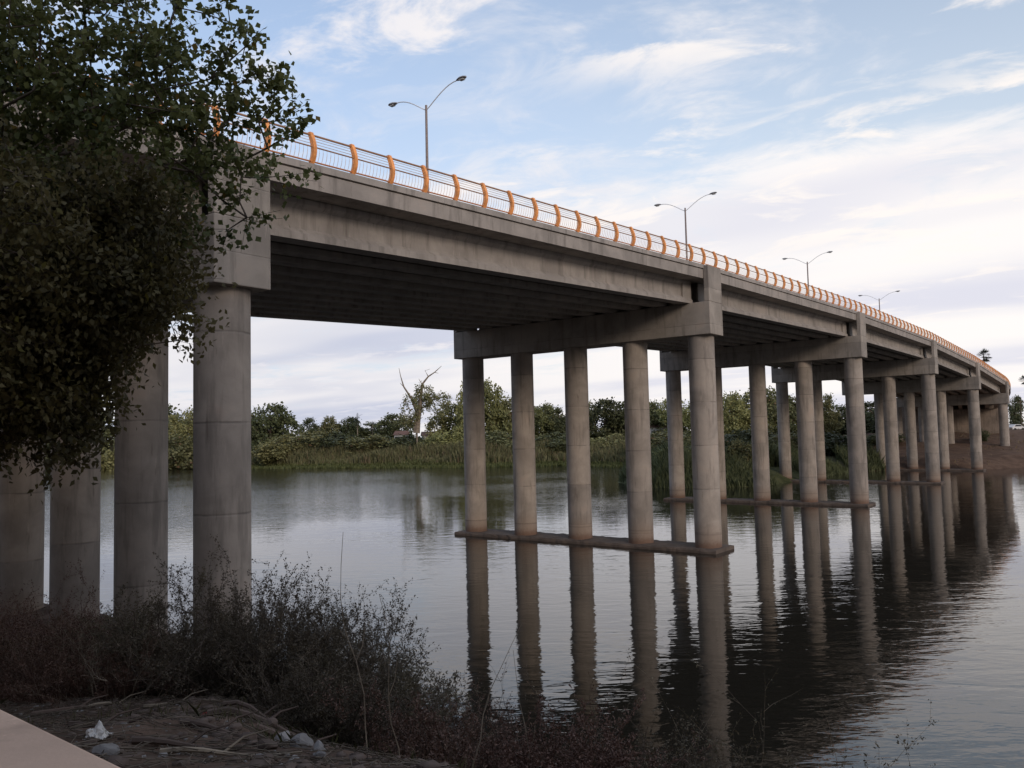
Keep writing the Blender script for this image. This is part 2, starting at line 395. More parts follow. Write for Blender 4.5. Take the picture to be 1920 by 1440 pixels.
tag(w.build('river', 'water'), kind='structure')

# ------------------------------------------------------------------ bridge
TH = 0.6587
dd = Vector((math.sin(TH), math.cos(TH))); cc = Vector((-dd.y, dd.x))
P1 = Vector((-7.97, 22.47)); L = 30.8743; SP = 4.3138
RC = 105.0
def PT(a, c, z):
    AC = 5 * L
    if a <= AC: q = P1 + dd * a + cc * c
    else:
        tt = (a - AC) / RC
        q = P1 + dd * AC + dd * (RC * math.sin(tt)) + cc * (RC - RC * math.cos(tt)) + (cc * math.cos(tt) - dd * math.sin(tt)) * c
    return Vector((q.x, q.y, z))
ZC = [9.15, 10.96, 12.20, 12.79, 12.74, 11.86, 10.25, 8.1, 5.6, 3.4, 1.6]   # underside of the cap at a = (i-1)*L
def zcap(a):
    i = min(max(a / L + 1, 0), len(ZC) - 1.001); k = int(i); return ZC[k] * (1 - i + k) + ZC[k + 1] * (i - k)
def zsm(a):       # smoothed profile for the approach
    return (zcap(a - 4) + zcap(a) + zcap(a + 4)) / 3
bridge = empty('road_bridge', PT(0, 8.6, 0))
bo = bridge.location.copy()
tag(bridge, 'long grey concrete road bridge on round columns crossing the river', 'bridge')
def bl(v): return Vector(v) - bo
class BM(MB):
    def prism(s, a0, a1, c0, c1, z0, z1, z0b=None, z1b=None):
        z0b = z0 if z0b is None else z0b; z1b = z1 if z1b is None else z1b
        s.box8([bl(PT(a0, c1, z0)), bl(PT(a0, c0, z0)), bl(PT(a1, c0, z0b)), bl(PT(a1, c1, z0b)),
                bl(PT(a0, c1, z1)), bl(PT(a0, c0, z1)), bl(PT(a1, c0, z1b)), bl(PT(a1, c1, z1b))])
CW = 4 * SP
def pier(i):
    a = (i - 1) * L; zc_ = ZC[i]
    b = BM(); hw = 0.88
    b.prism(a - hw, a + hw, -1.0, CW + 1.0, zc_, zc_ + 1.85)
    cap = b.build('pier_cap', 'cap', bridge, bevel=0.03)
    for (c0, c1) in ((-1.0, -0.695), (CW + 0.695, CW + 1.0)):
        s_ = BM(); s_.prism(a - hw + .002, a + hw - .002, c0 + .002, c1, zc_ + 1.853, zc_ + 3.9)
        s_.build('end_upstand', 'cap', cap, bevel=0.025)
    for k in range(5):
        p = PT(a, k * SP, 0); zb = -2.2 if 2 <= i <= 5 else zg1(p.x, p.y) - 1.0
        cb = MB(); n = 48; rings = []
        for z in np.linspace(zb, zc_ - 0.001, 8):
            rings.append([(p.x - bo.x + .75 * math.cos(2 * math.pi * q / n), p.y - bo.y + .75 * math.sin(2 * math.pi * q / n), z - bo.z) for q in range(n)])
        cb.sweep(rings); cb.build('column', 'column', cap, smooth=True)
    if 2 <= i <= 5:
        fb = BM(); rnd = random.Random(i)
        rings = []; NS = 70
        for q in range(NS + 1):
            c_ = -.98 + (CW + 1.88) * q / NS; j = lambda k_: (rnd.uniform(-k_, k_))
            rings.append([bl(PT(a - 1.28, c_, -1.5)), bl(PT(a - 1.28 + j(.03), c_, 0.12 + j(.03))), bl(PT(a - 1.20 + j(.05), c_, 0.21 + j(.025))), bl(PT(a - .9, c_, 0.20 + j(.03))),
                          bl(PT(a + .9, c_, 0.20 + j(.03))), bl(PT(a + 1.20 + j(.05), c_, 0.21 + j(.025))), bl(PT(a + 1.28 + j(.03), c_, 0.12 + j(.03))), bl(PT(a + 1.28, c_, -1.5))])
        fb.sweep(rings)
        fb.build('footing', 'footing', cap)
    return cap
for i in range(1, 7): pier(i)

# girders, slabs, kerbs, railings per span
def gird(a0, a1, cm, z0, z1, parent):
    prof = [(-.33, 0), (.33, 0), (.33, .20), (.11, .42), (.11, 1.02), (.25, 1.17), (.25, 1.325), (-.25, 1.325), (-.25, 1.17), (-.11, 1.02), (-.11, .42), (-.33, .20)]
    b = MB(); rings = []
    for q in range(5):
        tt = q / 4; a = a0 + (a1 - a0) * tt; zb = z0 + (z1 - z0) * tt
        pa = PT(a0, cm, 0); pb = PT(a1, cm, 0); pc = pa.lerp(pb, tt)
        dr = (pb - pa).normalized(); nn = Vector((-dr.y, dr.x, 0))
        rings.append([bl(pc + nn * x + Vector((0, 0, zb + y))) for x, y in prof])
    b.sweep(rings)
    for e0_, e1_ in ((0, .035), (.965, 1)):
        q8 = []
        for hh_ in (.02, 1.32):
            for tt, x in ((e0_, .245), (e0_, -.245), (e1_, -.245), (e1_, .245)):
                q8.append(bl(pa.lerp(pb, tt) + nn * x + Vector((0, 0, z0 + (z1 - z0) * tt + hh_))))
        b.box8(q8)
    return b.build('girder', 'girder', parent)
for sp_i in range(-1, 7):
    a0, a1 = sp_i * L, (sp_i + 1) * L
    if sp_i == 6: continue
    z0, z1 = zcap(a0), zcap(a1)
    for k in range(11):
        gird(a0 + 0.45, a1 - 0.45, 0.53 + 1.62 * k, z0 + 1.87, z1 + 1.87, bridge)
APP = 5 * L + 90     # end of approach deck
def strip(a0, a1, prof, name, mat, parent, dz=0.0, step=None, zf=zcap):
    st = step or (a1 - a0)
    n = max(1, int(round((a1 - a0) / st)))
    b = MB(); rings = []
    for q in range(n + 1):
        a = a0 + (a1 - a0) * q / n; z = zf(a)
        rings.append([bl(PT(a, c_, z + h_)) for c_, h_ in prof])
    b.sweep(rings); return b.build(name, mat, parent)
for sp_i in range(-1, 8):
    a0, a1 = sp_i * L + 0.012, (sp_i + 1) * L - 0.012
    st = 30 if sp_i < 5 else 3
    zf = zcap if sp_i < 5 else (lambda a: zcap(a))
    sl = strip(a0, a1, [(-.68, 3.2), (-.68, 3.72), (-.62, 3.74), (CW + .62, 3.74), (CW + .68, 3.72), (CW + .68, 3.2)][::-1], 'deck_slab', 'slab', bridge, step=st, zf=zf)
    strip(a0, a1, [(-.73, 3.765), (-.73, 3.98), (-.25, 3.98), (-.25, 3.742), (-.60, 3.742), (-.66, 3.765)][::-1], 'kerb', 'kerb', sl, step=st, zf=zf)
    strip(a0, a1, [(CW + .25, 3.742), (CW + .25, 3.98), (CW + .73, 3.98), (CW + .73, 3.742)][::-1], 'kerb', 'kerb', sl, step=st, zf=zf)
    strip(a0, a1, [(.0, 3.745), (.0, 3.80), (CW, 3.80), (CW, 3.745)][::-1], 'roadway', 'asphalt', sl, step=st, zf=zf)

def bow(h):      # outward bow of the posts and bars over their height 0..1
    return 0.17 * math.sin(math.pi * min(max(h, 0), 1) ** 0.85) 
HB, HM, HT = 4.09, 4.52, 4.93
PS = L / 19
def railing(sp_i, side, c0, postleft):
    a0, a1 = sp_i * L, (sp_i + 1) * L
    st = 1.5 if sp_i >= 5 else 15.4
    sgn = -1 if side == 0 else 1
    root = MB()
    n = max(2, int((a1 - a0) / st))
    for h, r in ((HT, .032), (HM, .022)):
        off = bow((h - 3.98) / 1.0)
        root.tube([bl(PT(a0 + (a1 - a0) * q / n, c0 + sgn * off, zcap(a0 + (a1 - a0) * q / n) + h)) for q in range(n + 1)], r, 6)
    rl = root.build('railing', 'rail', bridge)
    wr = MB()
    for k in range(3):
        h = HM + (HT - HM) * (k + 1) / 4; off = bow((h - 3.98) / 1.0)
        wr.tube([bl(PT(a0 + (a1 - a0) * q / n, c0 + sgn * off, zcap(a0 + (a1 - a0) * q / n) + h)) for q in range(n + 1)], .009, 4)
    # curved upright bars
    nb = 19 * 11
    for j in range(nb):
        a = a0 + (j + .5) * (a1 - a0) / nb; z = zcap(a)
        hs = [HB, HB + .15, HB + .30, HM]
        wr.tube([bl(PT(a, c0 + sgn * bow((h - 3.98) / 1.0), z + h)) for h in hs], .0085, 4)
    wr.build('bars', 'wire', rl)
    br = MB(); off = bow((HB - 3.98))
    br.tube([bl(PT(a0 + (a1 - a0) * q / n, c0 + sgn * off, zcap(a0 + (a1 - a0) * q / n) + HB)) for q in range(n + 1)], .026, 6)
    br.build('bottom_rail', 'railorange', rl)
    out = []
    for j in range(19):
        a = a0 + 1.05 + j * PS
        b = MB(); rings = []
        z = zcap(a)
        for q in range(9):
            tt = q / 8; h = 3.985 + 1.02 * tt; o_ = bow(tt); wd = .082 - .015 * tt
            rings.append([bl(PT(a - .06, c0 + sgn * (o_ + wd), z + h)), bl(PT(a + .06, c0 + sgn * (o_ + wd), z + h)),
                          bl(PT(a + .06, c0 + sgn * (o_ - wd), z + h)), bl(PT(a - .06, c0 + sgn * (o_ - wd), z + h))])
        b.sweep(rings)
        out.append((b, rl))
    return out
allposts = []
for sp_i in range(-1, 8):
    allposts += [(p, 0) for p in railing(sp_i, 0, -.50, None)] if sp_i >= 0 else [(p, 2) for p in railing(sp_i, 0, -.50, None)]
far_posts = []
for sp_i in range(-1, 8): far_posts += railing(sp_i, 1, CW + .50, None)
cnt = 0; rest = MB()
for (b, rl), flag in allposts:
    if flag == 0 and cnt < 98: b.build('post', 'orange', rl); cnt += 1
    elif flag == 2 and False: pass
    else: rest.add(b.v, b.f)
for b, rl in far_posts: rest.add(b.v, b.f)
ro = rest.build('post', 'orange', bridge); ro['kind'] = 'stuff'

# abutment at the far end and the near end
def abut(a, hw, zt):
    b = BM(); sgn = 1
    b.prism(a - hw, a + hw, -1.1, CW + 1.1, 0.5, zcap(a) + 1.85)
    o_ = b.build('abutment', 'abut', bridge)
    b2 = BM(); b2.prism(a + (hw - .5 if a > 0 else -hw), a + (hw if a > 0 else -hw + .5), -1.09, CW + 1.09, zcap(a) + 1.853, zcap(a) + 3.19)
    b2.build('backwall', 'abut', o_)
abut(6 * L, 1.2, 0); abut(-L, 1.2, 0)
# wing walls of the curved approach
for c0, c1 in ((-.60, -.30), (CW + .30, CW + .60)):
    strip(6 * L + 1.3, 8 * L - .1, [(c0, -8.0), (c0, 3.19), (c1, 3.19), (c1, -8.0)][::-1], 'wing_wall', 'abut', bridge, step=3)

# ------------------------------------------------------------------ street lamps on the bridge
def make_lamp():
    r = empty('street_lamp')
    b = MB(); b.tube([(0, 0, 0), (0, 0, 4), (0, 0, 8.5)], [.095, .08, .062], 12); b.build('pole', 'pole', r, smooth=True)
    b = MB(); b.box(-.2, .2, -.2, .2, 0.0, .05); b.box(-.14, .14, -.14, .14, .05, .4); b.build('base', 'pole', r, bevel=.01)
    for s in (-1, 1):
        pts = []
        for q in range(9):
            tt = q / 8; pts.append((s * (0.03 + 2.15 * tt), 0, 8.25 + 1.0 * math.sin(tt * math.pi / 2) ** 1.1 - 0.05 * tt))
        b = MB(); b.tube(pts, .026, 8); arm = b.build('arm', 'arm', r, smooth=True)
        b = MB(); rings = []
        for tt, wd, hh in ((0, .05, .04), (.15, .10, .07), (.45, .16, .10), (.8, .15, .08), (1, .07, .04)):
            x = s * (2.13 + .62 * tt); z = 9.20 + .03 * tt
            rings.append([(x, wd * math.cos(q * math.pi / 5), z + hh * math.sin(q * math.pi / 5) * (1 if q <= 5 else .5)) for q in range(10)])
        b.sweep(rings); hd = b.build('lamp_head', 'head', arm, smooth=True)
        b = MB(); b.box(min(s * 2.35, s * 2.62), max(s * 2.35, s * 2.62), -.10, .10, 9.125, 9.165); b.build('lens', 'glass', hd)
    return r
lab = ['tallest looking street lamp above the nearest bridge span, twin curved arms',
       'second street lamp from the near end, just before the pier with five columns',
       'third street lamp along the bridge, thin grey pole with two arms',
       'fourth street lamp along the bridge, small against pale cloud',
       'fifth street lamp along the bridge, tiny above the orange railing']
lamp0 = make_lamp()
for i, a in enumerate((17.4, 47.6, 77.8, 108.3)):
    r = lamp0 if i == 0 else copy_tree(lamp0)
    p = PT(a, 8.6, zcap(a) + 3.80); r.location = p; r.rotation_euler = (0, 0, math.atan2(cc.y, cc.x))
    tag(r, lab[i], 'street lamp', 'twin arm street lamps along the bridge')

# ------------------------------------------------------------------ vegetation generators
def tubes_np(P0, P1_, r0, r1, sides=3):
    P0 = np.asarray(P0, float); P1_ = np.asarray(P1_, float); n = len(P0)
    d = P1_ - P0; d /= np.maximum(np.linalg.norm(d, axis=1, keepdims=True), 1e-9)
    ref = np.where(np.abs(d[:, 2:3]) > 0.9, np.array([[1., 0, 0]]), np.array([[0, 0, 1.]]))
    a = np.cross(d, ref); a /= np.linalg.norm(a, axis=1, keepdims=True); b = np.cross(d, a)
    V = np.zeros((n, 2 * sides, 3)); Fs = np.zeros((n, sides, 4), int)
    for k in range(sides):
        an = 2 * np.pi * k / sides; o_ = a * np.cos(an) + b * np.sin(an)
        V[:, k] = P0 + o_ * np.asarray(r0).reshape(-1, 1); V[:, sides + k] = P1_ + o_ * np.asarray(r1).reshape(-1, 1)
        k2 = (k + 1) % sides
        Fs[:, k] = [k, k2, sides + k2, sides + k]
    Fs += (np.arange(n) * 2 * sides)[:, None, None]
    return V.reshape(-1, 3), Fs.reshape(-1, 4)
def leaves_np(P, size, rng, aspect=0.8, droop=0.3, flat=0.0):
    n = len(P)
    d = rng.normal(size=(n, 3)); d[:, 2] = d[:, 2] * (1 - flat) - droop; d /= np.linalg.norm(d, axis=1, keepdims=True)
    e = rng.normal(size=(n, 3)); e[:, 2] *= (1 - flat * .5); e -= d * (e * d).sum(1, keepdims=True); e /= np.linalg.norm(e, axis=1, keepdims=True)
    s = np.asarray(size).reshape(-1, 1) * rng.uniform(.7, 1.25, (n, 1))
    nn = np.cross(d, e)
    V = np.stack([P, P + d * s * .42 + e * s * aspect * .5 + nn * s * .08, P + d * s, P + d * s * .42 - e * s * aspect * .5 + nn * s * .08], 1)
    Fs = np.arange(n * 4).reshape(n, 4)
    return V.reshape(-1, 3), Fs
def grow(base, targets, trunk_pts, rng, jitter=0.12, seg=0.45, bias=0.5):
    """attach each target point to the nearest limb, from the inside out; returns nodes, parents"""
    nodes = [np.array(p, float) for p in trunk_pts]; par = [-1] + list(range(len(trunk_pts) - 1))
    top = np.array(trunk_pts[-1], float)
    order = np.argsort(np.linalg.norm(targets - top, axis=1) + rng.uniform(0, .5, len(targets)))
    cap_n = len(targets) * 14 + 100
    arr = np.zeros((cap_n, 3)); plen = np.zeros(cap_n)
    k = len(nodes); arr[:k] = nodes
    for i in range(1, k): plen[i] = plen[i - 1] + np.linalg.norm(arr[i] - arr[i - 1])
    tips = []
    first = max(1, int(k * .35))
    for ti in order:
        T = targets[ti]
        dist = np.linalg.norm(arr[first:k] - T, axis=1) + bias * 0.25 * plen[first:k] + np.maximum(arr[first:k, 2] - T[2], 0) * .35
        j = first + int(np.argmin(dist)); p = arr[j].copy(); D = T - p; ln = np.linalg.norm(D)
        ns = max(1, int(ln / seg)); prev = j
        for q in range(1, ns + 1):
            tt = q / ns; pt = p + D * tt + rng.normal(size=3) * jitter * seg * (1 if q < ns else .3) + np.array([0, 0, 1]) * math.sin(tt * math.pi) * ln * .08
            if k >= cap_n: break
            arr[k] = pt; plen[k] = plen[prev] + np.linalg.norm(pt - arr[prev]); par.append(prev); prev = k; k += 1
        tips.append(prev)
    return arr[:k], np.array(par[:k]), tips
def limb_radii(par, tips, rtip, expo=2.3):
    k = len(par); w = np.zeros(k)
    for t_ in tips: w[t_] += 1
    for i in range(k - 1, 0, -1): w[par[i]] += w[i]
    w = np.maximum(w, 1)
    return rtip * w ** (1 / expo)
def in_lobes(lobes, n, rng, shell=0.35):
    vol = np.array([l[3] * l[4] * l[5] for l in lobes]) ** .8; pr = vol / vol.sum()
    idx = rng.choice(len(lobes), n, p=pr); out = []
    for i in idx:
        x, y, z, a, b, c_ = lobes[i]; v = rng.normal(size=3); v /= np.linalg.norm(v)
        r = (shell + (1 - shell) * rng.uniform()) ** .6
        out.append((x + v[0] * a * r, y + v[1] * b * r, z + v[2] * c_ * r))
    return np.array(out)
def full_tree(name, base, trunk_pts, lobes, n_t, leaves_per, lsize, spread, leafmat_, bark, rng, rtip=.006, seg=.45, sprig=0.0, aspect=.8, droop=.3, trunk_r=None, bias=.5, sides=5, extra=None, expo=2.3):
    T = in_lobes(lobes, n_t, rng)
    if extra is not None: T = np.concatenate([T, extra])
    nodes, par, tips = grow(base, T, trunk_pts, rng, seg=seg, bias=bias)
    rad = limb_radii(par, tips, rtip, expo)
    root = empty(name, base); bs = np.array(base)
    i = np.arange(1, len(par))
    V, Fs = tubes_np(nodes[par[i]] - bs, nodes[i] - bs, rad[par[i]] * .98, rad[i], sides)
    # trunk and limbs split: thick wood = trunk, the rest = branches
    npobj('trunk', V, Fs, 4, bark, root, smooth=True)
    tp = nodes[tips]; pd = tp - nodes[par[tips]]; pd /= np.maximum(np.linalg.norm(pd, axis=1, keepdims=True), 1e-6)
    # sprigs: leaves strung along short twigs leaving each tip
    P = []; S0 = []; S1 = []
    nsp = 3 if sprig > 0 else 0
    for q in range(len(tp)):
        for s in range(max(1, nsp)):
            if sprig > 0:
                dr = pd[q] + rng.normal(size=3) * .55 + np.array([0, 0, .15]); dr /= np.linalg.norm(dr); ln = sprig * rng.uniform(.6, 1.3)
                e = tp[q] + dr * ln; S0.append(tp[q]); S1.append(e)
                m_ = leaves_per // nsp; u = rng.uniform(.05, 1.05, m_)[:, None]
                P.append(tp[q] + (e - tp[q]) * u + rng.normal(size=(m_, 3)) * spread)
            else:
                P.append(tp[q] + rng.normal(size=(leaves_per, 3)) * spread)
    P = np.concatenate(P) - bs
    if S0:
        V, Fs = tubes_np(np.array(S0) - bs, np.array(S1) - bs, np.full(len(S0), rtip * .8), np.full(len(S0), rtip * .4), 3)
        npobj('twigs', V, Fs, 4, bark, root)
    V, Fs = leaves_np(P, np.full(len(P), lsize), rng, aspect, droop)
    npobj('crown', V, Fs, 4, leafmat_, root)
    return root

rng = np.random.default_rng(7)
# --- big cottonwood beside the viewer, trunk out of frame on the left
def at(px, py, depth):
    """point seen at a pixel of the photograph at a given distance along +Y (for measuring the real place)"""
    d = fw + Rv * ((px - 960) / F) - Uv * ((py - 720) / F); s = depth / d.y
    return Vector((d.x * s, depth, CAMH + d.z * s))
def lobe(px, py, depth, rpx, rpy, rd=None):
    p = at(px, py, depth); k = depth / F
    return (p.x, p.y, p.z, rpx * k, rd if rd else (rpx + rpy) * .5 * k * 1.1, rpy * k)
bx, by = -9.2, 11.0; bz = zg1(bx, by)
lobes = [lobe(60, 100, 11, 250, 190), lobe(250, 60, 11.5, 130, 130), lobe(330, 180, 11, 110, 120), lobe(200, 330, 10.5, 200, 170), lobe(350, 330, 10.8, 70, 105),
         lobe(400, 60, 11.2, 26, 70), lobe(415, 215, 11, 50, 45), lobe(-200, 0, 11, 260, 260), lobe(-180, 300, 11, 260, 220), lobe(120, 230, 11, 150, 130), lobe(80, 190, 10.6, 160, 90), lobe(280, 235, 10.6, 110, 60), lobe(200, 130, 10.8, 150, 90), lobe(380, 240, 10.8, 70, 45), (-13.0, 11.5, bz + 6.5, 3.6, 3.6, 3.4), (-13.5, 14.5, bz + 5.0, 3.0, 3.0, 3.0), (-11.5, 8.0, bz + 6.0, 2.6, 2.8, 2.8), lobe(300, 430, 10.6, 80, 70)]
ex = [at(x, y, d) for x, y, d in ((430, 10, 11.3), (428, 40, 11.3), (462, 92, 11), (455, 105, 11), (478, 140, 10.9), (505, 145, 10.8), (500, 165, 10.8), (515, 190, 10.8), (512, 215, 10.8), (520, 225, 10.8),
      (490, 230, 10.8), (455, 235, 11), (540, 258, 10.7), (500, 280, 10.7), (460, 300, 10.9), (520, 332, 10.6), (490, 338, 10.6), (455, 330, 10.7), (450, 380, 10.7), (465, 408, 10.7), (430, 425, 10.8), (415, 370, 10.8), (420, 110, 11), (435, 165, 11), (380, 20, 11.2), (395, 150, 11))]
full_tree_ = full_tree('cottonwood_tree', (bx, by, bz), [(bx, by, bz - .3), (bx + .1, by, bz + 1.5), (bx + .15, by, bz + 3), (bx + .5, by + .1, bz + 4.6), (bx + 1.1, by + .1, bz + 6)],
          lobes, 1650, 56, .090, .055, 'leaf', 'bark', rng, rtip=.006, sprig=.40, extra=np.array([tuple(e) for e in ex]), droop=.35, aspect=.9, bias=.35)
tag(full_tree_, 'tall green cottonwood at left with upright leafy sprays against the blue sky', 'tree')
# --- lower, denser brownish green tree
bx, by = -8.2, 9.2; bz = zg1(bx, by)
lobes = [lobe(60, 500, 9.6, 260, 210), lobe(225, 480, 9.8, 125, 130), lobe(70, 690, 9.6, 130, 115), lobe(-160, 560, 9.4, 250, 240), lobe(190, 590, 9.7, 85, 75), lobe(262, 560, 9.7, 48, 45), lobe(40, 810, 9.6, 120, 60), lobe(110, 775, 9.6, 60, 50), lobe(-20, 700, 9.5, 200, 150), lobe(262, 395, 9.8, 78, 80), lobe(180, 640, 9.7, 55, 60)]
ex = [at(x, y, d) for x, y, d in ((345, 602, 9.6), (350, 622, 9.6), (330, 640, 9.6), (318, 600, 9.6), (360, 520, 9.7), (375, 490, 9.8), (262, 650, 9.6), (225, 690, 9.6), (205, 720, 9.6), (170, 770, 9.6), (90, 850, 9.6), (60, 860, 9.6), (150, 820, 9.6))]
tr2 = full_tree('leafy_tree', (bx, by, bz), [(bx, by, bz - .3), (bx + .1, by + .05, bz + 1.2), (bx + .3, by + .1, bz + 2.4), (bx + .8, by + .1, bz + 3.6)],
          lobes, 760, 92, .082, .10, 'leaf2', 'bark', rng, rtip=.004, sprig=.33, extra=np.array([tuple(e) for e in ex]), droop=.8, aspect=.6, bias=.3)
tag(tr2, 'dense dark brownish green tree drooping in front of the left bridge columns', 'tree')

# ------------------------------------------------------------------ far bank trees
def proto_crown(name, seed, n_t, per, ls, spread, leafm, lobes, bark='bark', trunk_top=.45, rtip=.03):
    r_ = np.random.default_rng(seed)
    tp = [(0, 0, 0), (.02, 0, trunk_top * .5), (0.0, .02, trunk_top), (.05, 0, trunk_top * 1.4)]
    lb = [(a * 10, b * 10, c_ * 10, d_ * 10, e * 10, f_ * 10) for a, b, c_, d_, e, f_ in lobes]
    return full_tree(name, (0, 0, 0), [(x * 10, y * 10, z * 10) for x, y, z in tp], lb, n_t, per, ls, spread, leafm, bark, r_, rtip=rtip, seg=1.0, sides=4, bias=.3)
L_base = [(-.2, 0, .22, .3, .3, .2), (.22, .05, .24, .3, .3, .22)]
L_round = L_base + [(0, 0, .62, .40, .40, .30), (-.25, .1, .50, .25, .25, .2), (.27, -.1, .5, .24, .24, .2), (.05, -.2, .75, .22, .22, .2)]
L_tall = L_base + [(0, 0, .55, .30, .3, .3), (.1, 0, .8, .2, .2, .18), (-.15, 0, .4, .22, .22, .2), (.2, .1, .45, .2, .2, .22)]
L_wide = L_base + [(-.3, 0, .55, .28, .3, .2), (.0, .1, .68, .3, .3, .25), (.32, -.05, .52, .28, .26, .2), (.1, 0, .42, .4, .35, .16), (-.12, .1, .8, .16, .16, .14)]
L_shrub = [(-.3, 0, .35, .28, .3, .3), (.0, .1, .45, .3, .3, .36), (.3, -.05, .36, .26, .26, .3), (0, 0, .2, .45, .4, .2)]
protos = {
 'dark': proto_crown('broadleaf_tree', 11, 130, 42, .50, .42, 'fdark', L_round),
 'dark2': proto_crown('broadleaf_tree', 12, 150, 42, .50, .40, 'fdark', L_wide),
 'olive': proto_crown('broadleaf_tree', 13, 130, 44, .42, .42, 'folive', L_tall),
 'olive2': proto_crown('broadleaf_tree', 14, 150, 44, .42, .42, 'folive', L_round),
 'mid': proto_crown('broadleaf_tree', 15, 150, 42, .46, .42, 'fmid', L_wide),
 'mid2': proto_crown('broadleaf_tree', 16, 140, 42, .46, .42, 'fmid', L_tall),
 'bush': proto_crown('bush', 17, 120, 44, .5, .5, 'fmid', L_shrub, trunk_top=.1),
 'bush2': proto_crown('bush', 18, 120, 44, .5, .5, 'folive', L_shrub, trunk_top=.1),
 'bush3': proto_crown('bush', 19, 120, 44, .5, .5, 'fdark', L_shrub, trunk_top=.1)}
used = set()
def horiz(px): return 815.2 - (px - 960) * .0232
def plant(kind, px, top, wpx, depth, label, group='trees on the far bank', cat='tree', rz=None, name=None):
    src = protos[kind]
    r = src if kind not in used else copy_tree(src); used.add(kind)
    p = at(px, 800, depth); z = zg1(p.x, p.y)
    Ht = (horiz(px) - top) * depth / F + CAMH - z; Wd = wpx * depth / F
    Wd *= 1.28
    r.location = (p.x, p.y, z - .15); r.scale = (Wd / 11.0, Wd / 11.0, max(Ht, 1) / 9.4)
    r.rotation_euler = (0, 0, rz if rz is not None else (px * 1.7) % 6.28)
    if name: r.name = name
    tag(r, label, cat, group); return r
plant('dark2', 40, 780, 170, 240, 'dark far tree behind the leftmost bridge column')
plant('mid', 150, 775, 150, 235, 'far green tree behind the second column from the left')
plant('dark', 290, 758, 130, 232, 'dark crowned far tree just left of the thick front column')
plant('olive2', 352, 768, 80, 222, 'yellowish tree in the gap beside the thick front column')
plant('mid2', 425, 765, 110, 226, 'far tree hidden mostly behind the thick front column')
plant('dark', 508, 757, 92, 222, 'dark round tree just right of the thick front column', rz=1.0)
plant('mid', 470, 772, 90, 226, 'mid green tree at the right edge of the thick front column')
plant('dark2', 588, 783, 52, 240, 'small dark round treetop left of the short palm')
plant('mid2', 622, 781, 55, 238, 'small tree with ragged top left of the short palm')
plant('dark', 652, 782, 50, 240, 'small dark tree directly left of the short palm', rz=2.0)
plant('dark2', 700, 791, 70, 245, 'low dark tree right of the short palm')
plant('dark', 742, 775, 66, 232, 'dark domed tree left of the tree with bare branches', rz=4.0)
plant('olive2', 843, 757, 74, 212, 'light green bushy tree right of the tree with bare branches', rz=.5)
plant('olive', 880, 722, 74, 205, 'tall light green tree behind the leftmost slender column')
plant('olive', 925, 716, 82, 208, 'tallest pale green tree between the first two slender columns', rz=2.5)
plant('mid', 965, 744, 90, 210, 'green tree behind the second slender column', rz=3.0)
plant('olive2', 1020, 757, 70, 205, 'olive tree between the second and third slender columns', rz=2.2)
plant('dark2', 1050, 764, 70, 205, 'darker tree left of the third slender column', rz=1.5)
plant('mid2', 1095, 752, 80, 205, 'tree behind the third slender column', rz=1.1)
plant('dark', 1135, 748, 86, 198, 'broad dark tree between the third and fourth slender columns', rz=.2)
plant('dark2', 1170, 752, 90, 202, 'dark tree behind the fourth slender column', rz=5.0)
plant('mid', 1228, 752, 70, 196, 'tree between the fourth slender column and the second pier row', rz=1.9)
plant('olive2', 1275, 748, 80, 190, 'tree just left of the fifth slender column', rz=4.4)
plant('olive', 1375, 738, 86, 170, 'bright olive tree right of the fifth slender column', rz=.7)
plant('olive2', 1400, 735, 110, 176, 'broad olive tree beside the middle column of the second row', rz=1.7)
plant('mid2', 1452, 728, 80, 172, 'upright green tree right of the middle column of the second row', rz=3.3)
plant('mid', 1500, 742, 90, 176, 'far tree behind the fourth column of the second row', rz=.9)
plant('olive', 1545, 742, 60, 178, 'slim olive tree between the last columns of the second row', rz=5.1)
plant('dark2', 1580, 757, 90, 182, 'dark tree behind the last column of the second row', rz=2.4)
plant('dark', 1640, 752, 110, 200, 'dark tree seen under the third pier row', rz=3.6)
plant('dark2', 1720, 760, 110, 215, 'dark tree seen under the deck between farther columns', rz=.3)
plant('dark', 1906, 742, 30, 260, 'lone dark round tree at the right edge beyond the bridge end', rz=1.2)
# unseen trees added behind the viewer to shade the near bank and first pier
for x_, y_, h_, w_, lb_ in ((-5.5, -9, 17, 11, 'tall unseen tree added for shade behind the viewer, leftmost'),
        (3.0, -8.0, 20, 11, 'tall unseen tree added for shade behind the viewer on the right hand side'), (9.0, -8.5, 20, 11, 'tall unseen tree added for shade behind the viewer nearest the river')):
    r_t = copy_tree(protos['dark2']); r_t.location = (x_, y_, zg1(x_, y_) - .2); r_t.scale = (w_ / 10, w_ / 10, h_ / 9.4); r_t.rotation_euler = (0, 0, x_ * 1.3)
    tag(r_t, lb_, 'tree', 'unseen trees added for shade behind the viewer')
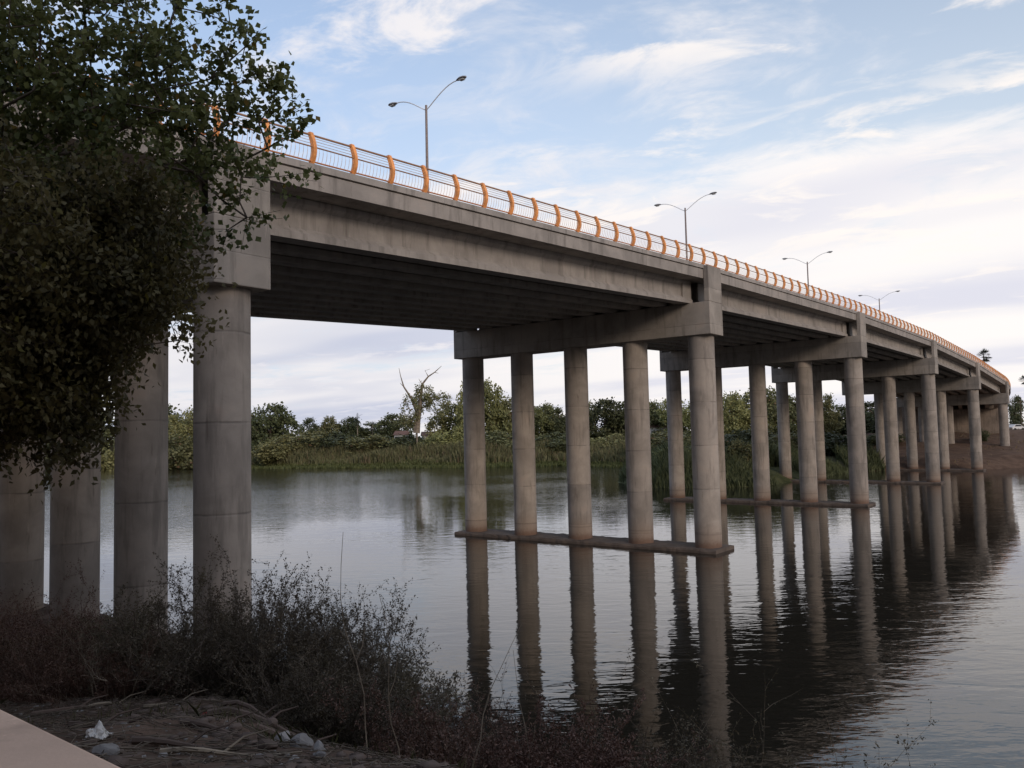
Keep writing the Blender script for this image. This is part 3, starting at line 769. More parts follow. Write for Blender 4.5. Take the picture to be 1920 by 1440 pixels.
# bushes along the bank
bg_ = 'bushes on the far bank'
for i, (k, px, top, w_, dp, lb_) in enumerate([
 ('bush', 345, 800, 110, 212, 'olive brown bush in the gap left of the thick front column'),
 ('bush2', 215, 812, 90, 215, 'orange tinged bush between the second and third columns'),
 ('bush3', 90, 805, 160, 220, 'dark bush behind the leftmost columns'),
 ('bush2', 520, 806, 90, 206, 'yellow green bush below the dark round tree'),
 ('bush', 575, 798, 110, 212, 'wide brown green bush below the small treetops'),
 ('bush3', 640, 800, 110, 212, 'dark bush under the short palm'),
 ('bush', 700, 808, 120, 206, 'rounded bush between the short palm and the bare branch tree'),
 ('bush3', 760, 806, 80, 206, 'dark bush at the left foot of the bare branch tree'),
 ('bush2', 850, 790, 90, 198, 'light bush at the right foot of the bare branch tree'),
 ('bush', 935, 798, 120, 192, 'bush between the first two slender columns'),
 ('bush3', 1030, 800, 110, 188, 'dark bush between the second and third slender columns'),
 ('bush2', 1130, 806, 110, 182, 'light green bush between the third and fourth slender columns'),
 ('bush', 1240, 800, 120, 165, 'reddish brown bush right of the fourth slender column'),
 ('bush2', 1262, 812, 60, 108, 'bush standing in the reeds just left of the fifth slender column'),
 ('bush', 1385, 812, 70, 106, 'low green bush in the reeds right of the fifth slender column'),
 ('bush3', 1400, 795, 120, 140, 'dark bush beside the middle column of the second row'),
 ('bush3', 1560, 800, 120, 140, 'dark bush under the deck between the last columns of the second row'),
 ('bush', 1480, 800, 100, 135, 'brown green bush behind the fourth column of the second row'),
 ('bush3', 1650, 806, 90, 150, 'dark bush under the third pier row'),
 ('bush3', 1835, 798, 34, 152, 'small green bush below the deck beside the bank pier')]):
    plant(k, px, top, w_, dp, lb_, bg_, 'bush')

# the tree with bare branches
p = at(782, 800, 200); bz = zg1(p.x, p.y); k = 200 / F
def q3(px, py, dpt=0): v = at(px, py, 200 + dpt); return (v.x, v.y, v.z)
r_ = np.random.default_rng(5)
lb_ = [(*q3(775, 765), 24 * k, 3, 28 * k), (*q3(820, 755), 30 * k, 3.5, 18 * k), (*q3(795, 735), 20 * k, 2.5, 16 * k), (*q3(765, 790), 18 * k, 2.5, 18 * k)]
bt = full_tree('half_bare_tree', (p.x, p.y, bz), [(p.x, p.y, bz - .3), q3(781, 800), q3(783, 785), q3(788, 765)], lb_, 90, 40, .42, .42, 'fmid', 'bark_pale', r_, rtip=.035, seg=1.0, sides=5)
b = MB(); po = Vector((p.x, p.y, bz))
for pts, r0 in (([(781, 812), (783, 790), (787, 765), (790, 735)], [.9, .75, .6, .35]), ([(790, 740), (792, 720), (803, 706), (815, 698), (828, 686)], [.35, .28, .2, .13, .05]),
                ([(783, 775), (770, 745), (757, 725), (751, 705), (748, 690)], [.4, .28, .2, .1, .04]), ([(803, 706), (797, 695), (806, 692)], [.14, .08, .03]),
                ([(792, 722), (785, 710)], [.15, .04]), ([(757, 725), (750, 718)], [.12, .04]), ([(815, 698), (822, 700)], [.1, .03]), ([(790, 750), (815, 745), (835, 735)], [.3, .15, .05])):
    b.tube([Vector(q3(*q_)) - po for q_ in pts], r0, 6)
b.build('dead_limb', 'bark_pale', bt)
tag(bt, 'old tree with thick pale trunk and bare dead branches above its crown', 'tree', 'trees on the far bank')

# palms
def make_palm(name, height, cr, nf, rngp, fan=True, tr=.16):
    root = empty(name)
    b = MB(); b.tube([(0, 0, -.3), (.05 * height * .1, 0, height * .5), (0, 0, height)], [tr * 1.3, tr, tr * .8], 8); b.build('trunk', 'bark_pale', root, smooth=True)
    Vs = []; Fs = []; 
    for i in range(nf):
        az = rngp.uniform(0, 2 * math.pi); el = rngp.uniform(-1.0, 1.4)
        d = np.array([math.cos(az) * math.cos(el), math.sin(az) * math.cos(el), math.sin(el)])
        sd_ = np.array([-math.sin(az), math.cos(az), 0])
        P = np.array([0, 0, height]); L_ = cr * rngp.uniform(.8, 1.1)
        if fan:
            c0 = P + d * L_ * .5
            for q in range(13):
                an = (q - 6) / 6 * 1.5
                dr = d * math.cos(an) + sd_ * math.sin(an); dr[2] -= .15 + .1 * abs(an)
                tip = c0 + dr * L_ * .55; w_ = np.cross(dr, sd_ * .3 + d * .1 + np.array([0, 0, 1.])); w_ = w_ / (np.linalg.norm(w_) + 1e-9) * L_ * .035
                k0 = len(Vs); Vs += [c0, (c0 + tip) / 2 + w_, tip, (c0 + tip) / 2 - w_]; Fs.append((k0, k0 + 1, k0 + 2, k0 + 3))
            k0 = len(Vs); w_ = sd_ * L_ * .012; Vs += [P - w_, P + w_, c0 + w_, c0 - w_]; Fs.append((k0, k0 + 1, k0 + 2, k0 + 3))
        else:
            prev = P.copy(); dr = d.copy()
            for q in range(8):
                nx = prev + dr * L_ / 8; dr[2] -= .22; dr /= np.linalg.norm(dr)
                for s_ in (-1, 1):
                    lt = prev + (sd_ * s_ * .7 + dr * .6 + np.array([0, 0, -.35])) * L_ * .28 * (1 - abs(q - 3) / 9)
                    k0 = len(Vs); Vs += [prev, prev + dr * L_ * .09, lt]; Fs.append((k0, k0 + 1, k0 + 2, k0 + 2))
                prev = nx
    me = bpy.data.meshes.new('fronds'); me.from_pydata([tuple(v) for v in Vs], [], [tuple(dict.fromkeys(f)) for f in Fs]); me.materials.append(MT['palm'])
    o_ = bpy.data.objects.new('fronds', me); C.objects.link(o_); o_.parent = root
    return root
rp = np.random.default_rng(9)
def put_palm(px, topy, depth, cr_px, label, fan=True, tr=.16):
    p = at(px, 800, depth); z = zg1(p.x, p.y); h = (horiz(px) - topy) * depth / F + CAMH - z
    r = make_palm('palm_tree', h, cr_px * depth / F, 34 if fan else 16, rp, fan, tr); r.location = (p.x, p.y, z); tag(r, label, 'palm tree', 'palm trees on the far bank')
put_palm(1852, 667, 250, 15, 'fan palm rising behind the orange railing at right', tr=.25)
put_palm(1927, 713, 260, 12, 'palm cut by the right edge of the picture', tr=.25)
put_palm(670, 786, 225, 16, 'short slender palm on the far bank left of the bare branch tree', False, .14)
put_palm(698, 794, 232, 10, 'smallest palm, right of the short slender palm', False, .12)

# ------------------------------------------------------------------ reeds and grass
def strips(P, h, w, rng, lean=.25):
    n = len(P); az = rng.uniform(0, 2 * np.pi, n); s = np.stack([np.cos(az), np.sin(az), np.zeros(n)], 1) * w[:, None] * .5
    ln = rng.normal(size=(n, 2)) * lean * h[:, None]
    mid = P + np.stack([ln[:, 0] * .35, ln[:, 1] * .35, h * .6], 1); tip = P + np.stack([ln[:, 0], ln[:, 1], h], 1)
    V = np.stack([P - s, P + s, mid + s * .8, tip, mid - s * .8], 1).reshape(-1, 3)
    return V, np.arange(n * 5).reshape(n, 5)
def along(pts, n, rng, inn=(0.0, 5.0)):
    pts = np.array(pts, float); seg = np.diff(pts, axis=0); ln = np.linalg.norm(seg, axis=1); cum = np.r_[0, np.cumsum(ln)]
    s = rng.uniform(0, cum[-1], n); i = np.clip(np.searchsorted(cum, s) - 1, 0, len(ln) - 1); u = ((s - cum[i]) / ln[i])[:, None]
    q = pts[i] + seg[i] * u; nrm = np.stack([-seg[i][:, 1], seg[i][:, 0]], 1) / ln[i][:, None]
    return q, nrm, s
# far shore, order left to right, land on the +normal side (beyond)
shore = [(-140, 246), (-115, 232), (-60, 201.5), (-9.7, 178), (11, 174.5), (21.5, 160)]
q_, nrm, s_ = along(shore, 46000, rng); off = rng.uniform(1.5, 13, len(q_)); xy = q_ + nrm * off[:, None]
z_ = zg(xy[:, 0], xy[:, 1]); hh = (1.6 + vnoise(xy[:, 0], xy[:, 1], 6, 8) * 2.6 + vnoise(xy[:, 0], xy[:, 1], 1.8, 9) * 1.2 + np.clip(off - 3, 0, 4) * .35) * rng.uniform(.6, 1.15, len(q_)); hh = np.clip(hh, .4, 6)
V, Fs = strips(np.column_stack([xy, z_ - .1]), hh, np.full(len(q_), .22), rng, .16)
tag(npobj('reeds', V, Fs, 5, 'reed'), 'band of green reeds along the far shore', 'reeds', kind='stuff')
q_, nrm, s_ = along(shore, 26000, rng); off = rng.uniform(-2.6, 3.0, len(q_)) ; xy = q_ + nrm * off[:, None]
z_ = np.maximum(zg(xy[:, 0], xy[:, 1]), 0.0)
V, Fs = strips(np.column_stack([xy, z_]), rng.uniform(.15, .6, len(q_)), np.full(len(q_), .3), rng, .3)
MT['lilygrass'] = leafmat('shore_grass', (0.085, 0.10, 0.035), (0.15, 0.16, 0.06), transl=.2)
tag(npobj('shore_grass', V, Fs, 5, 'lilygrass'), 'low light green grass at the foot of the far reeds', 'grass', kind='stuff')
# peninsula reeds near the second and third pier
pen = [(21, 150), (17.5, 130), (14.5, 112), (16.5, 99.5), (24, 96.8), (29, 97.5), (34.5, 103.5), (42, 113), (50, 123), (56, 122)]
pen2 = pen[::-1]
q_, nrm, s_ = along(pen, 42000, rng); off = rng.uniform(-.3, 9, len(q_)); xy = q_ + nrm * off[:, None]
keep = river_sd(xy[:, 0], xy[:, 1]) > -.4; xy = xy[keep]; off = off[keep]
# keep clear of the piers
rel = xy - np.array([P1.x, P1.y]); aa = rel @ np.array([dd.x, dd.y]); cq = rel @ np.array([cc.x, cc.y])
keep = ~((cq < 21) & (cq > -3) & (np.abs(aa - 3 * L) < 6)) & ~((cq < 10) & (aa > 3 * L + 4)); xy = xy[keep]; off = off[keep]
z_ = zg(xy[:, 0], xy[:, 1]); n_ = len(xy)
hh = np.clip((1.2 + vnoise(xy[:, 0], xy[:, 1], 5, 18) * 2.4 + off * .20) * rng.uniform(.4, 1.15, n_), .3, 4.2)
V, Fs = strips(np.column_stack([xy, np.maximum(z_, -.2) - .05]), hh, np.full(n_, .09), rng, .28)
MT['reed_dark'] = leafmat('dark_reed', (0.075, 0.090, 0.046), (0.17, 0.185, 0.09), transl=.2)
tag(npobj('reeds', V, Fs, 5, 'reed_dark'), 'dark green reeds on the spit behind the second and third pier rows', 'reeds', kind='stuff')

n_ = 9000
xx = rng.uniform(55, 125, n_); yy = rng.uniform(100, 190, n_); dd_ = river_sd(xx, yy)
ok = (dd_ > .3) & (dd_ < 45) & (vnoise(xx, yy, 5, 31) + vnoise(xx, yy, 1.5, 32) * .6 > .12); xx = xx[ok]; yy = yy[ok]
V, Fs = strips(np.column_stack([xx, yy, zg(xx, yy) - .03]), rng.uniform(.1, .55, len(xx)), np.full(len(xx), .10), rng, .6)
MT['dryweed'] = leafmat('dry_weed', (0.11, 0.085, 0.05), (0.22, 0.17, 0.095), transl=.1)
tag(npobj('weeds', V, Fs, 5, 'dryweed'), 'patchy dry weeds on the brown slope under the far bridge end', 'weeds', kind='stuff')
# ------------------------------------------------------------------ shrubs on the near bank
def shrub(name, x, y, H, R_, n_stem, leafm, twigm, seed, leaf_n=3, lsz=.03, levels=3, label='', upright=.8, thick=.012, group=None, kids=(4, 7)):
    r_ = np.random.default_rng(seed); z = zg1(x, y)
    S0 = []; S1 = []; A0 = []; A1 = []; LP = []
    def stem(p, d, ln, r, lev):
        ns = 6 if lev == 0 else 4; step = ln / ns; pts = [p]
        for i in range(ns):
            d = d + r_.normal(size=3) * .17 + np.array([0, 0, .03 * upright]); d = d / np.linalg.norm(d); pn = p + d * step
            ra = r * (1 - .75 * i / ns); rb = r * (1 - .75 * (i + 1) / ns)
            S0.append(p); S1.append(pn); A0.append(ra); A1.append(rb); p = pn; pts.append(p)
            if lev >= levels - 2 and leaf_n:
                for _ in range(leaf_n): LP.append(p - d * step * r_.uniform(0, 1) + r_.normal(size=3) * .015)
        if lev < levels - 1:
            for c_ in range(r_.integers(*kids)):
                j = r_.integers(1, ns + 1); q = pts[j]
                nd = d * .8 + r_.normal(size=3) * .55 + np.array([0, 0, .2 * upright]); nd /= np.linalg.norm(nd)
                stem(q, nd, ln * r_.uniform(.32, .6), max(r * .5, .0022), lev + 1)
    for s in range(n_stem):
        az = r_.uniform(0, 2 * np.pi); rr = math.sqrt(r_.uniform()); fx, fy = math.cos(az) * rr, math.sin(az) * rr
        kb = .35 if n_stem > 12 else .02
        b0 = np.array([fx * R_ * kb, fy * R_ * kb, 0]); b0[2] = zg1(x + b0[0], y + b0[1]) - z - .05
        d = np.array([fx * R_ * .75, fy * R_ * .75, H * upright * r_.uniform(.75, 1.1)]); ln = np.linalg.norm(d) * r_.uniform(.55, .8)
        stem(b0, d / np.linalg.norm(d), ln, thick * r_.uniform(.7, 1.2), 0)
    root = empty(name, (x, y, z))
    V, Fs = tubes_np(S0, S1, A0, A1, 3); npobj('stems', V, Fs, 4, twigm, root)
    if LP:
        V, Fs = leaves_np(np.array(LP), np.full(len(LP), lsz), r_, .45, .1); npobj('leaves', V, Fs, 4, leafm, root)
    tag(root, label, 'shrub', group); return root
sg = 'dry shrubs on the near bank'
shrub('dry_shrub', -3.2, 11.3, 2.5, 1.8, 125, 'shrubleaf', 'twig', 31, 6, .035, 3, 'largest dense grey brown shrub just right of the thick front column', group=sg)
shrub('dry_shrub', -1.9, 11.2, 2.1, 1.5, 85, 'shrubleaf', 'twig', 32, 6, .035, 3, 'dense shrub forming the right shoulder of the largest shrub', group=sg)
shrub('dry_shrub', -4.7, 12.1, 2.1, 1.6, 80, 'shrubleaf', 'twig', 33, 6, .035, 3, 'shrub in front of the foot of the thick front column', group=sg)
shrub('dry_shrub', -.9, 11.8, 1.5, 1.3, 36, 'brownleaf', 'twig', 34, 2, .03, 3, 'thin brown twiggy shrub at the right end of the bush row', group=sg)
shrub('dry_shrub', -7.0, 13.0, 1.9, 2.0, 100, 'brownleaf', 'twig_red', 35, 6, .035, 3, 'low reddish brown shrub below the second column from the front', group=sg)
shrub('dry_shrub', -8.3, 14.0, 2.5, 2.1, 100, 'brownleaf', 'twig_red', 36, 6, .035, 3, 'reddish brown shrub below the third column from the front', group=sg)
shrub('dry_shrub', -9.6, 15.6, 3.0, 2.3, 100, 'brownleaf', 'twig_red', 37, 6, .035, 3, 'reddish brown shrub at the left edge under the dark tree', group=sg)
shrub('dry_shrub', -6.0, 11.4, 1.1, 1.7, 90, 'brownleaf', 'twig_red', 38, 4, .03, 3, 'low dead brown brush in front of the reddish shrubs', group=sg)
shrub('dry_shrub', -7.3, 11.9, 1.2, 1.8, 90, 'brownleaf', 'twig_red', 39, 4, .03, 3, 'low dead brown brush near the left edge', group=sg)
shrub('dry_shrub', -1.9, 9.5, 1.3, 1.2, 50, 'shrubleaf', 'twig', 40, 4, .03, 3, 'small dark shrub below the largest shrub beside the pale rocks', group=sg)
shrub('dry_shrub', .25, 9.6, 3.0, .8, 6, 'brownleaf', 'twig', 41, 1, .035, 3, 'tall sparse twigs against the water left of the third reflected column', group=sg, kids=(2, 4), thick=.009)
shrub('dry_shrub', .95, 9.3, 2.9, .7, 5, 'brownleaf', 'twig', 42, 1, .035, 3, 'tall sparse forked twigs right of the third reflected column', group=sg, kids=(2, 4), thick=.009)
shrub('dry_shrub', 2.2, 8.6, 2.9, .9, 9, 'shrubleaf', 'straw', 43, 2, .03, 3, 'thin yellowish weed near the bottom right of the bank', group=sg, kids=(2, 4), thick=.006)
shrub('dry_shrub', 3.1, 8.3, 2.7, .8, 8, 'shrubleaf', 'straw', 44, 2, .03, 3, 'small yellow green weed rightmost on the bank', group=sg, kids=(2, 4), thick=.006)
shrub('dry_shrub', -.3, 9.6, 1.7, 1.1, 40, 'brownleaf', 'twig', 45, 3, .03, 3, 'low dark scrub at the water edge under the first reflected columns', group=sg)
shrub('dry_shrub', 1.2, 8.8, 1.9, 1.1, 40, 'shrubleaf', 'twig', 46, 3, .03, 3, 'low dark scrub at bottom centre of the bank', group=sg)
shrub('dry_shrub', 5.2, 8.3, 1.8, .5, 9, 'brownleaf', 'twig', 47, 1, .03, 3, 'few bare twigs poking up at the bottom right corner', group=sg, kids=(2, 3), thick=.006)
for i_, (x_, y_, h_, r__, n__, lm, tm, lab_) in enumerate((
    (-.9, 8.6, 1.0, 1.1, 44, 'brownleaf', 'twig', 'low dark scrub below the small dark shrub'),
    (.5, 8.2, 1.5, 1.0, 44, 'brownleaf', 'twig_red', 'low reddish scrub under the second and third reflected columns'),
    (2.0, 8.2, 1.8, 1.0, 44, 'shrubleaf', 'twig', 'low scrub under the fifth reflected column'),
    (3.2, 7.9, 2.0, .9, 34, 'shrubleaf', 'twig', 'low scrub at the right end of the bank'),
    (-10.8, 18.2, 2.9, 2.4, 80, 'brownleaf', 'twig_red', 'brown shrub hiding the foot of the second left column'),
    (-12.6, 20.8, 2.0, 2.6, 80, 'brownleaf', 'twig_red', 'brown shrub hiding the foot of the leftmost column'),
    (-7.5, 15.9, 2.1, 2.2, 80, 'brownleaf', 'twig_red', 'brown shrub between the bridge columns and the reddish shrubs'))):
    shrub('dry_shrub', x_, y_, h_, r__, n__, lm, tm, 60 + i_, 4, .035, 3, lab_, group=sg)
for i_, (x_, y_, h_, r__, n__, lab_) in enumerate((
    (-2.7, 10.0, 1.7, 1.2, 16, 'bleached bare twigs standing in front of the largest shrub'),
    (-5.2, 10.9, 1.2, 1.4, 16, 'bleached bare twigs before the reddish brush at left'),
    (-.4, 9.2, 1.6, .9, 13, 'bleached bare twigs at the right end of the bush row'))):
    shrub('dry_shrub', x_, y_, h_, r__, n__, 'brownleaf', 'straw', 80 + i_, 0, .03, 3, lab_, group=sg, kids=(3, 5), thick=.007)
# pale dry stalks in front
for i, (px, py, d_, h_) in enumerate(((690, 1440, 6.6, .9), (752, 1440, 6.9, .7), (875, 1440, 7.6, .6), (990, 1440, 8.2, .55))):
    p = at(px, py, d_); z = zg1(p.x, p.y)
    b = MB(); r_ = random.Random(i + 3)
    pts = [Vector((0, 0, -.05))]; d0 = Vector((r_.uniform(-.1, .25), r_.uniform(-.1, .1), 1))
    for q in range(7): d0 = (d0 + Vector((r_.uniform(-.22, .22), r_.uniform(-.1, .1), 0))).normalized(); pts.append(pts[-1] + d0 * (CAMH - z) * .07 * h_ / .6)
    b.tube(pts, [.006 - .0006 * q for q in range(8)], 5)
    b.tube([pts[3], pts[3] + Vector((.05, .02, .12)), pts[3] + Vector((.07, .02, .28))], [.004, .003, .002], 4)
    o_ = b.build('dry_stalk', 'straw'); o_.location = (p.x, p.y, z)
    tag(o_, ['pale forked stalk left of the others in front of the dark shrub', 'pale stalk second from the left before the dark shrub', 'pale thin stalk third from the left near the bottom edge', 'pale thin stalk furthest right near the bottom edge'][i], 'stalk', 'pale dry stalks on the bank')

# grass and litter on the bank
n_ = 26000
xx = rng.uniform(-9, 9, n_); yy = rng.uniform(6.2, 19, n_)
ok = (river_sd(xx, yy) > .1) & (vnoise(xx, yy, 1.6, 21) + vnoise(xx, yy, .5, 22) * .6 + np.clip((xx + 1.5) * .12, -.3, .5) > .05); xx = xx[ok]; yy = yy[ok]
V, Fs = strips(np.column_stack([xx, yy, zg(xx, yy) - .02]), rng.uniform(.04, .20, len(xx)), np.full(len(xx), .008), rng, .5)
tag(npobj('grass', V, Fs, 5, 'grass'), 'thin dry grass on the near bank', 'grass', kind='stuff')
n_ = 9000
xx = rng.uniform(-8, 3, n_); yy = rng.uniform(3.6, 12, n_); ok = river_sd(xx, yy) > .3; xx = xx[ok]; yy = yy[ok]; n_ = len(xx)
az = rng.uniform(0, 2 * np.pi, n_); ln = rng.uniform(.04, .45, n_) ** 1.3; x2 = xx + np.cos(az) * ln; y2 = yy + np.sin(az) * ln
V, Fs = tubes_np(np.column_stack([xx, yy, zg(xx, yy) + rng.uniform(0, .05, n_)]), np.column_stack([x2, y2, zg(x2, y2) + rng.uniform(0, .06, n_)]), np.full(n_, .0045), np.full(n_, .0025), 3)
MT['litter'] = leafmat('dead_twig_litter', (0.075, 0.055, 0.042), (0.24, 0.19, 0.15), transl=0.0, rough=.9)
tag(npobj('twig_litter', V, Fs, 4, 'litter'), 'dead twigs and straw scattered over the near bank', 'twigs', kind='stuff')

# fallen branches
def fallen(px, py, d_, az, ln, r, seed, label, mat='rockbrown'):
    p = at(px, py, d_); r_ = random.Random(seed); b = MB(); pts = []; x, y = p.x, p.y
    zz0 = zg1(x, y)
    for q in range(8):
        pts.append((x - p.x, y - p.y, zg1(x, y) - zz0 + r * .8 + .02 * math.sin(q))); az += r_.uniform(-.2, .2); x += math.cos(az) * ln / 7; y += math.sin(az) * ln / 7
    b.tube(pts, [r * (1 - .1 * q) for q in range(8)], 7)
    b.tube([pts[3], (pts[3][0] + .1, pts[3][1] + .12, pts[3][2] + .06), (pts[3][0] + .25, pts[3][1] + .2, pts[3][2] + .08)], [r * .5, r * .35, r * .2], 5)
    o_ = b.build('fallen_branch', mat, smooth=True); o_.location = (p.x, p.y, zz0); tag(o_, label, 'branch', 'fallen branches on the near bank')
def surf(px, py):
    """where the sight line meets the bank"""
    lo = 2.5
    for d_ in np.arange(3.0, 20, .05):
        v = at(px, py, d_)
        if v.z <= zg1(v.x, v.y): return d_
    return 12.0
for i, (px, py, az, ln, r, lb_) in enumerate(((60, 1345, .2, 1.1, .035, 'grey brown fallen branch near the left wall end'), (250, 1395, .1, .9, .03, 'fallen branch lying right of the white bag'),
    (390, 1345, -.1, 1.3, .04, 'thick brown fallen branch beside the red scrap'), (360, 1300, -.5, 1.0, .018, 'thin pale stick slanting from the white rubbish'),
    (160, 1330, .5, .8, .02, 'thin stick above the white bag'), (480, 1370, .15, 1.0, .035, 'brown branch above the pale rocks'),
    (90, 1310, -.1, 1.2, .022, 'long thin pale stick at the left under the reddish brush'), (270, 1330, .05, 1.0, .022, 'pale stick between the bag and the white rubbish'),
    (300, 1415, .3, .9, .022, 'pale stick at the bottom left of the pale rocks'), (420, 1325, -.3, 1.2, .03, 'brown branch passing behind the red scrap'),
    (340, 1360, -.15, .8, .028, 'short brown branch in the middle of the debris'), (130, 1365, -.4, .8, .03, 'short brown branch left of the white bag'))):
    fallen(px, py, surf(px, py), az, ln, r, i, lb_, 'straw' if r < .025 else 'rockbrown')

# rocks
def rock(px, py, s, seed, label, mat='rock', flat=.7):
    d_ = surf(px, py); p = at(px, py, d_); r_ = np.random.default_rng(seed)
    import bmesh
    bm = bmesh.new(); bmesh.ops.create_icosphere(bm, subdivisions=3, radius=1)
    cuts = r_.normal(size=(9, 3)); cuts /= np.linalg.norm(cuts, axis=1, keepdims=True); dc = r_.uniform(.55, .85, 9)
    for v in bm.verts:
        c_ = np.array(v.co)
        for n2_, dcc in zip(cuts, dc):
            e = c_ @ n2_ - dcc
            if e > 0: c_ = c_ - n2_ * e * .93
        v.co = Vector(c_) + Vector(r_.normal(size=3) * .012)
    me = bpy.data.meshes.new('rock'); bm.to_mesh(me); bm.free(); me.materials.append(MT[mat])
    o_ = bpy.data.objects.new('rock', me); C.objects.link(o_); z = zg1(p.x, p.y)
    o_.location = (p.x, p.y, z + s * flat * .35); o_.scale = (s, s * .85, s * flat); o_.rotation_euler = (r_.uniform(-.3, .3), r_.uniform(-.3, .3), r_.uniform(0, 6))
    tag(o_, label, 'rock', 'rocks on the near bank')
rocks = [(530, 1398, .13, 'largest pale grey rock at the foot of the shrubs', 'rock'), (565, 1402, .10, 'pale grey rock touching the right side of the largest one', 'rock'),
         (598, 1408, .07, 'small grey rock at the right end of the rock row', 'rock'), (500, 1405, .08, 'brown rock left of the largest pale rock', 'rockbrown'),
         (465, 1390, .08, 'brown rock below the brown branch', 'rockbrown'), (440, 1370, .07, 'brown rock just under the red scrap', 'rockbrown'), (505, 1365, .09, 'brown rock above the largest pale rock', 'rockbrown'),
         (600, 1425, .06, 'small pale stone at the bottom right of the rocks', 'rock'), (490, 1425, .05, 'small pale stone at the bottom below the rocks', 'rock'), (550, 1432, .05, 'small stone at the bottom edge under the pale rocks', 'rock'),
         (195, 1420, .10, 'flat grey stone below the white bag at the wall', 'rock'), (340, 1385, .05, 'small brown stone right of the white bag', 'rockbrown'), (290, 1345, .05, 'small brown stone under the white rubbish', 'rockbrown')]
for i, (px, py, s, lb_, mt) in enumerate(rocks): rock(px, py, s, 100 + i, lb_, mt)
# rubble and clods
def rubble(name, n, mat, smin, smax, seed, label):
    r_ = np.random.default_rng(seed); base = []
    for _ in range(6):
        P = r_.normal(size=(8, 3)) * .16 + np.array([(x, y, z) for z in (-.6, .6) for y in (-.8, .8) for x in (-.8, .8)]); base.append(P)
    fc = np.array([(0, 2, 3, 1), (4, 5, 7, 6), (0, 1, 5, 4), (1, 3, 7, 5), (3, 2, 6, 7), (2, 0, 4, 6)])
    xx = r_.uniform(-7, 1.5, n); yy = r_.uniform(4, 10.5, n); ok = (river_sd(xx, yy) > .5) & (vnoise(xx, yy, 1.1, seed) > -.08); xx = xx[ok]; yy = yy[ok]; k = len(xx)
    s_ = smin + (smax - smin) * r_.uniform(size=k) ** 3; an = r_.uniform(0, 6.28, k); V = np.zeros((k, 8, 3))
    for i in range(k):
        P = base[i % 6] * s_[i] * np.array([1, r_.uniform(.6, 1), r_.uniform(.5, .9)]); c_, s2 = math.cos(an[i]), math.sin(an[i])
        V[i, :, 0] = P[:, 0] * c_ - P[:, 1] * s2; V[i, :, 1] = P[:, 0] * s2 + P[:, 1] * c_; V[i, :, 2] = P[:, 2]
    V += np.stack([xx, yy, zg(xx, yy)], 1)[:, None, :]
    Fs = (fc[None] + (np.arange(k) * 8)[:, None, None]).reshape(-1, 4)
    tag(npobj(name, V.reshape(-1, 3), Fs, 4, mat), label, 'rubble', kind='stuff')
rubble('rubble', 2600, 'rockbrown', .012, .075, 71, 'brown stones and clods scattered over the near bank')
rubble('gravel', 1100, 'rock', .006, .035, 72, 'pale gravel scattered over the near bank')
# white rubbish, plastic bag, red scrap
def crumple(name, px, py, sx_, sy_, sz_, seed, mat, label, cat):
    d_ = surf(px, py); p = at(px, py, d_); r_ = np.random.default_rng(seed); n = 15; z = zg1(p.x, p.y)
    V = []; 
    for i in range(n):
        for j in range(n):
            u, v = i / (n - 1) * 2 - 1, j / (n - 1) * 2 - 1; rr = math.hypot(u, v)
            V.append((u * sx_ * (1 + .15 * r_.normal()), v * sy_ * (1 + .15 * r_.normal()), max(0, (1 - rr * rr)) * sz_ * (.75 + .25 * math.sin(u * 5 + v * 3)) + abs(r_.normal()) * sz_ * .09))
    Fs = [(i * n + j, i * n + j + 1, (i + 1) * n + j + 1, (i + 1) * n + j) for i in range(n - 1) for j in range(n - 1)]
    me = bpy.data.meshes.new(name); me.from_pydata(V, [], Fs); me.materials.append(MT[mat])
    o_ = bpy.data.objects.new(name, me); C.objects.link(o_); o_.location = (p.x, p.y, z + .01); so = o_.modifiers.new('solid', 'SOLIDIFY'); so.thickness = .002
    tag(o_, label, cat)
crumple('plastic_bag', 328, 1305, .09, .07, .09, 1, 'plastic', 'crumpled white rubbish below the reddish brush', 'rubbish')
crumple('plastic_bag', 182, 1385, .075, .07, .11, 2, 'plastic', 'white plastic bag standing beside the pink wall', 'bag')
crumple('cloth_scrap', 400, 1340, .09, .06, .03, 3, 'redcloth', 'red scrap lying beside the brown branch', 'scrap')

# ------------------------------------------------------------------ parapet wall at the lower left corner
e0 = Vector((-1.98, 3.19)); e1 = Vector((-1.20, 2.57)); ed = (e1 - e0).normalized(); en = Vector((-ed.y, ed.x))
if en.y > 0: en = -en
wl = MB(); a_, b_ = e0 - ed * 9, e1 + ed * 7
def wp(pt, k, z): q2 = pt + en * k; return (q2.x, q2.y, z)
ccw = [wp(a_, 0, 3.9), wp(a_, .62, 3.9), wp(b_, .62, 3.9), wp(b_, 0, 3.9), wp(a_, 0, 5.8), wp(a_, .62, 5.8), wp(b_, .62, 5.8), wp(b_, 0, 5.8)]
wl.box8(ccw); o_ = wl.build('parapet_wall', 'wall', bevel=.02)
tag(o_, 'smooth pinkish concrete parapet cutting the bottom left corner', 'wall')

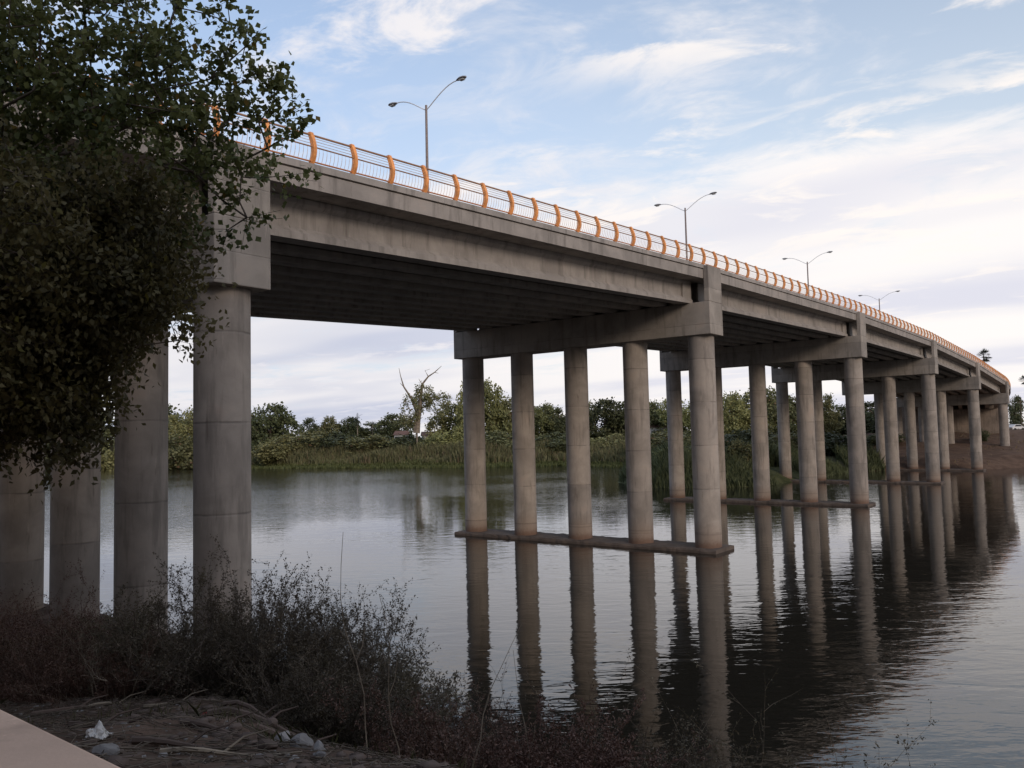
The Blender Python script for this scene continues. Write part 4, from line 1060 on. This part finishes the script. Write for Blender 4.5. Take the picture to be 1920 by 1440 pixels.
# ------------------------------------------------------------------ far houses, car, pole
def house(px, depth, w, dpt, h, label, roofm='roof', rz=.2):
    w *= .8; dpt *= .8
    p = at(px, 805, depth); z = zg1(p.x, p.y); r = empty('house', (p.x, p.y, z), rz)
    b = MB(); b.box(-w / 2, w / 2, -dpt / 2, dpt / 2, -.5, h); b.build('wall', 'white', r)
    b = MB(); e = .3
    b.sweep([[(-w / 2 - e, -dpt / 2 - e, h + .003), (-w / 2 - e, 0, h + 1.1), (-w / 2 - e, dpt / 2 + e, h + .003)], [(w / 2 + e, -dpt / 2 - e, h + .003), (w / 2 + e, 0, h + 1.1), (w / 2 + e, dpt / 2 + e, h + .003)]])
    b.build('roof', roofm, r)
    for x in (-w * .28, w * .25):
        b = MB(); b.box(x - .5, x + .5, -dpt / 2 - .04, -dpt / 2 - .004, 1.0, 2.1); b.build('window', 'darkglass', r)
    b = MB(); b.box(-.45, .45, -dpt / 2 - .05, -dpt / 2 - .004, 0, 2.1); b.build('door', 'rockbrown', r)
    tag(r, label, 'house', 'small houses beyond the far bank')
house(812, 215, 7, 6, 3.0, 'low white house with tiled roof just right of the bare branch tree')
house(753, 225, 4, 4, 2.6, 'tiny white house left of the bare branch tree trunk', rz=-.2)
house(1232, 196, 7, 6, 3.0, 'white house between the fourth slender column and the next row', rz=.1)
def car(px, depth, label):
    p = at(px, 790, depth); z = zg1(p.x, p.y); r = empty('parked_car', (p.x, p.y, z), .4)
    b = MB(); prof = [(-2.1, .35), (2.1, .35), (2.15, .75), (1.3, .95), (.7, 1.42), (-1.0, 1.45), (-1.7, .98), (-2.15, .85)]
    b.sweep([[(x, -.85, z_) for x, z_ in prof], [(x, .85, z_) for x, z_ in prof]]); b.build('body', 'carwhite', r, bevel=.06)
    b = MB()
    for s in (-1, 1): b.add([(-1.45, s * .856, .98), (-.9, s * .856, 1.36), (.6, s * .856, 1.34), (1.05, s * .856, .98)], [(0, 1, 2, 3) if s > 0 else (3, 2, 1, 0)])
    b.build('window', 'darkglass', r)
    for x in (-1.3, 1.3):
        for s in (-1, 1):
            b = MB(); b.tube([(x, s * .70, .33), (x, s * .88, .33)], .33, 14); b.build('wheel', 'tyre', r)
    tag(r, label, 'car')
car(1903, 185, 'white parked car on the far bank right of the bridge end')
b = MB(); b.tube([(0, 0, -.5), (0, 0, 8)], [.14, .1], 8); b.box(-1.0, 1.0, -.06, .06, 7.3, 7.45)
p = at(1916, 800, 230); o_ = b.build('utility_pole', 'bark'); o_.location = (p.x, p.y, zg1(p.x, p.y)); tag(o_, 'thin utility pole at the right edge beyond the bridge end', 'pole')

# anything not placed
for k_, r in protos.items():
    if k_ not in used: 
        for ch in list(r.children): bpy.data.objects.remove(ch)
        bpy.data.objects.remove(r)
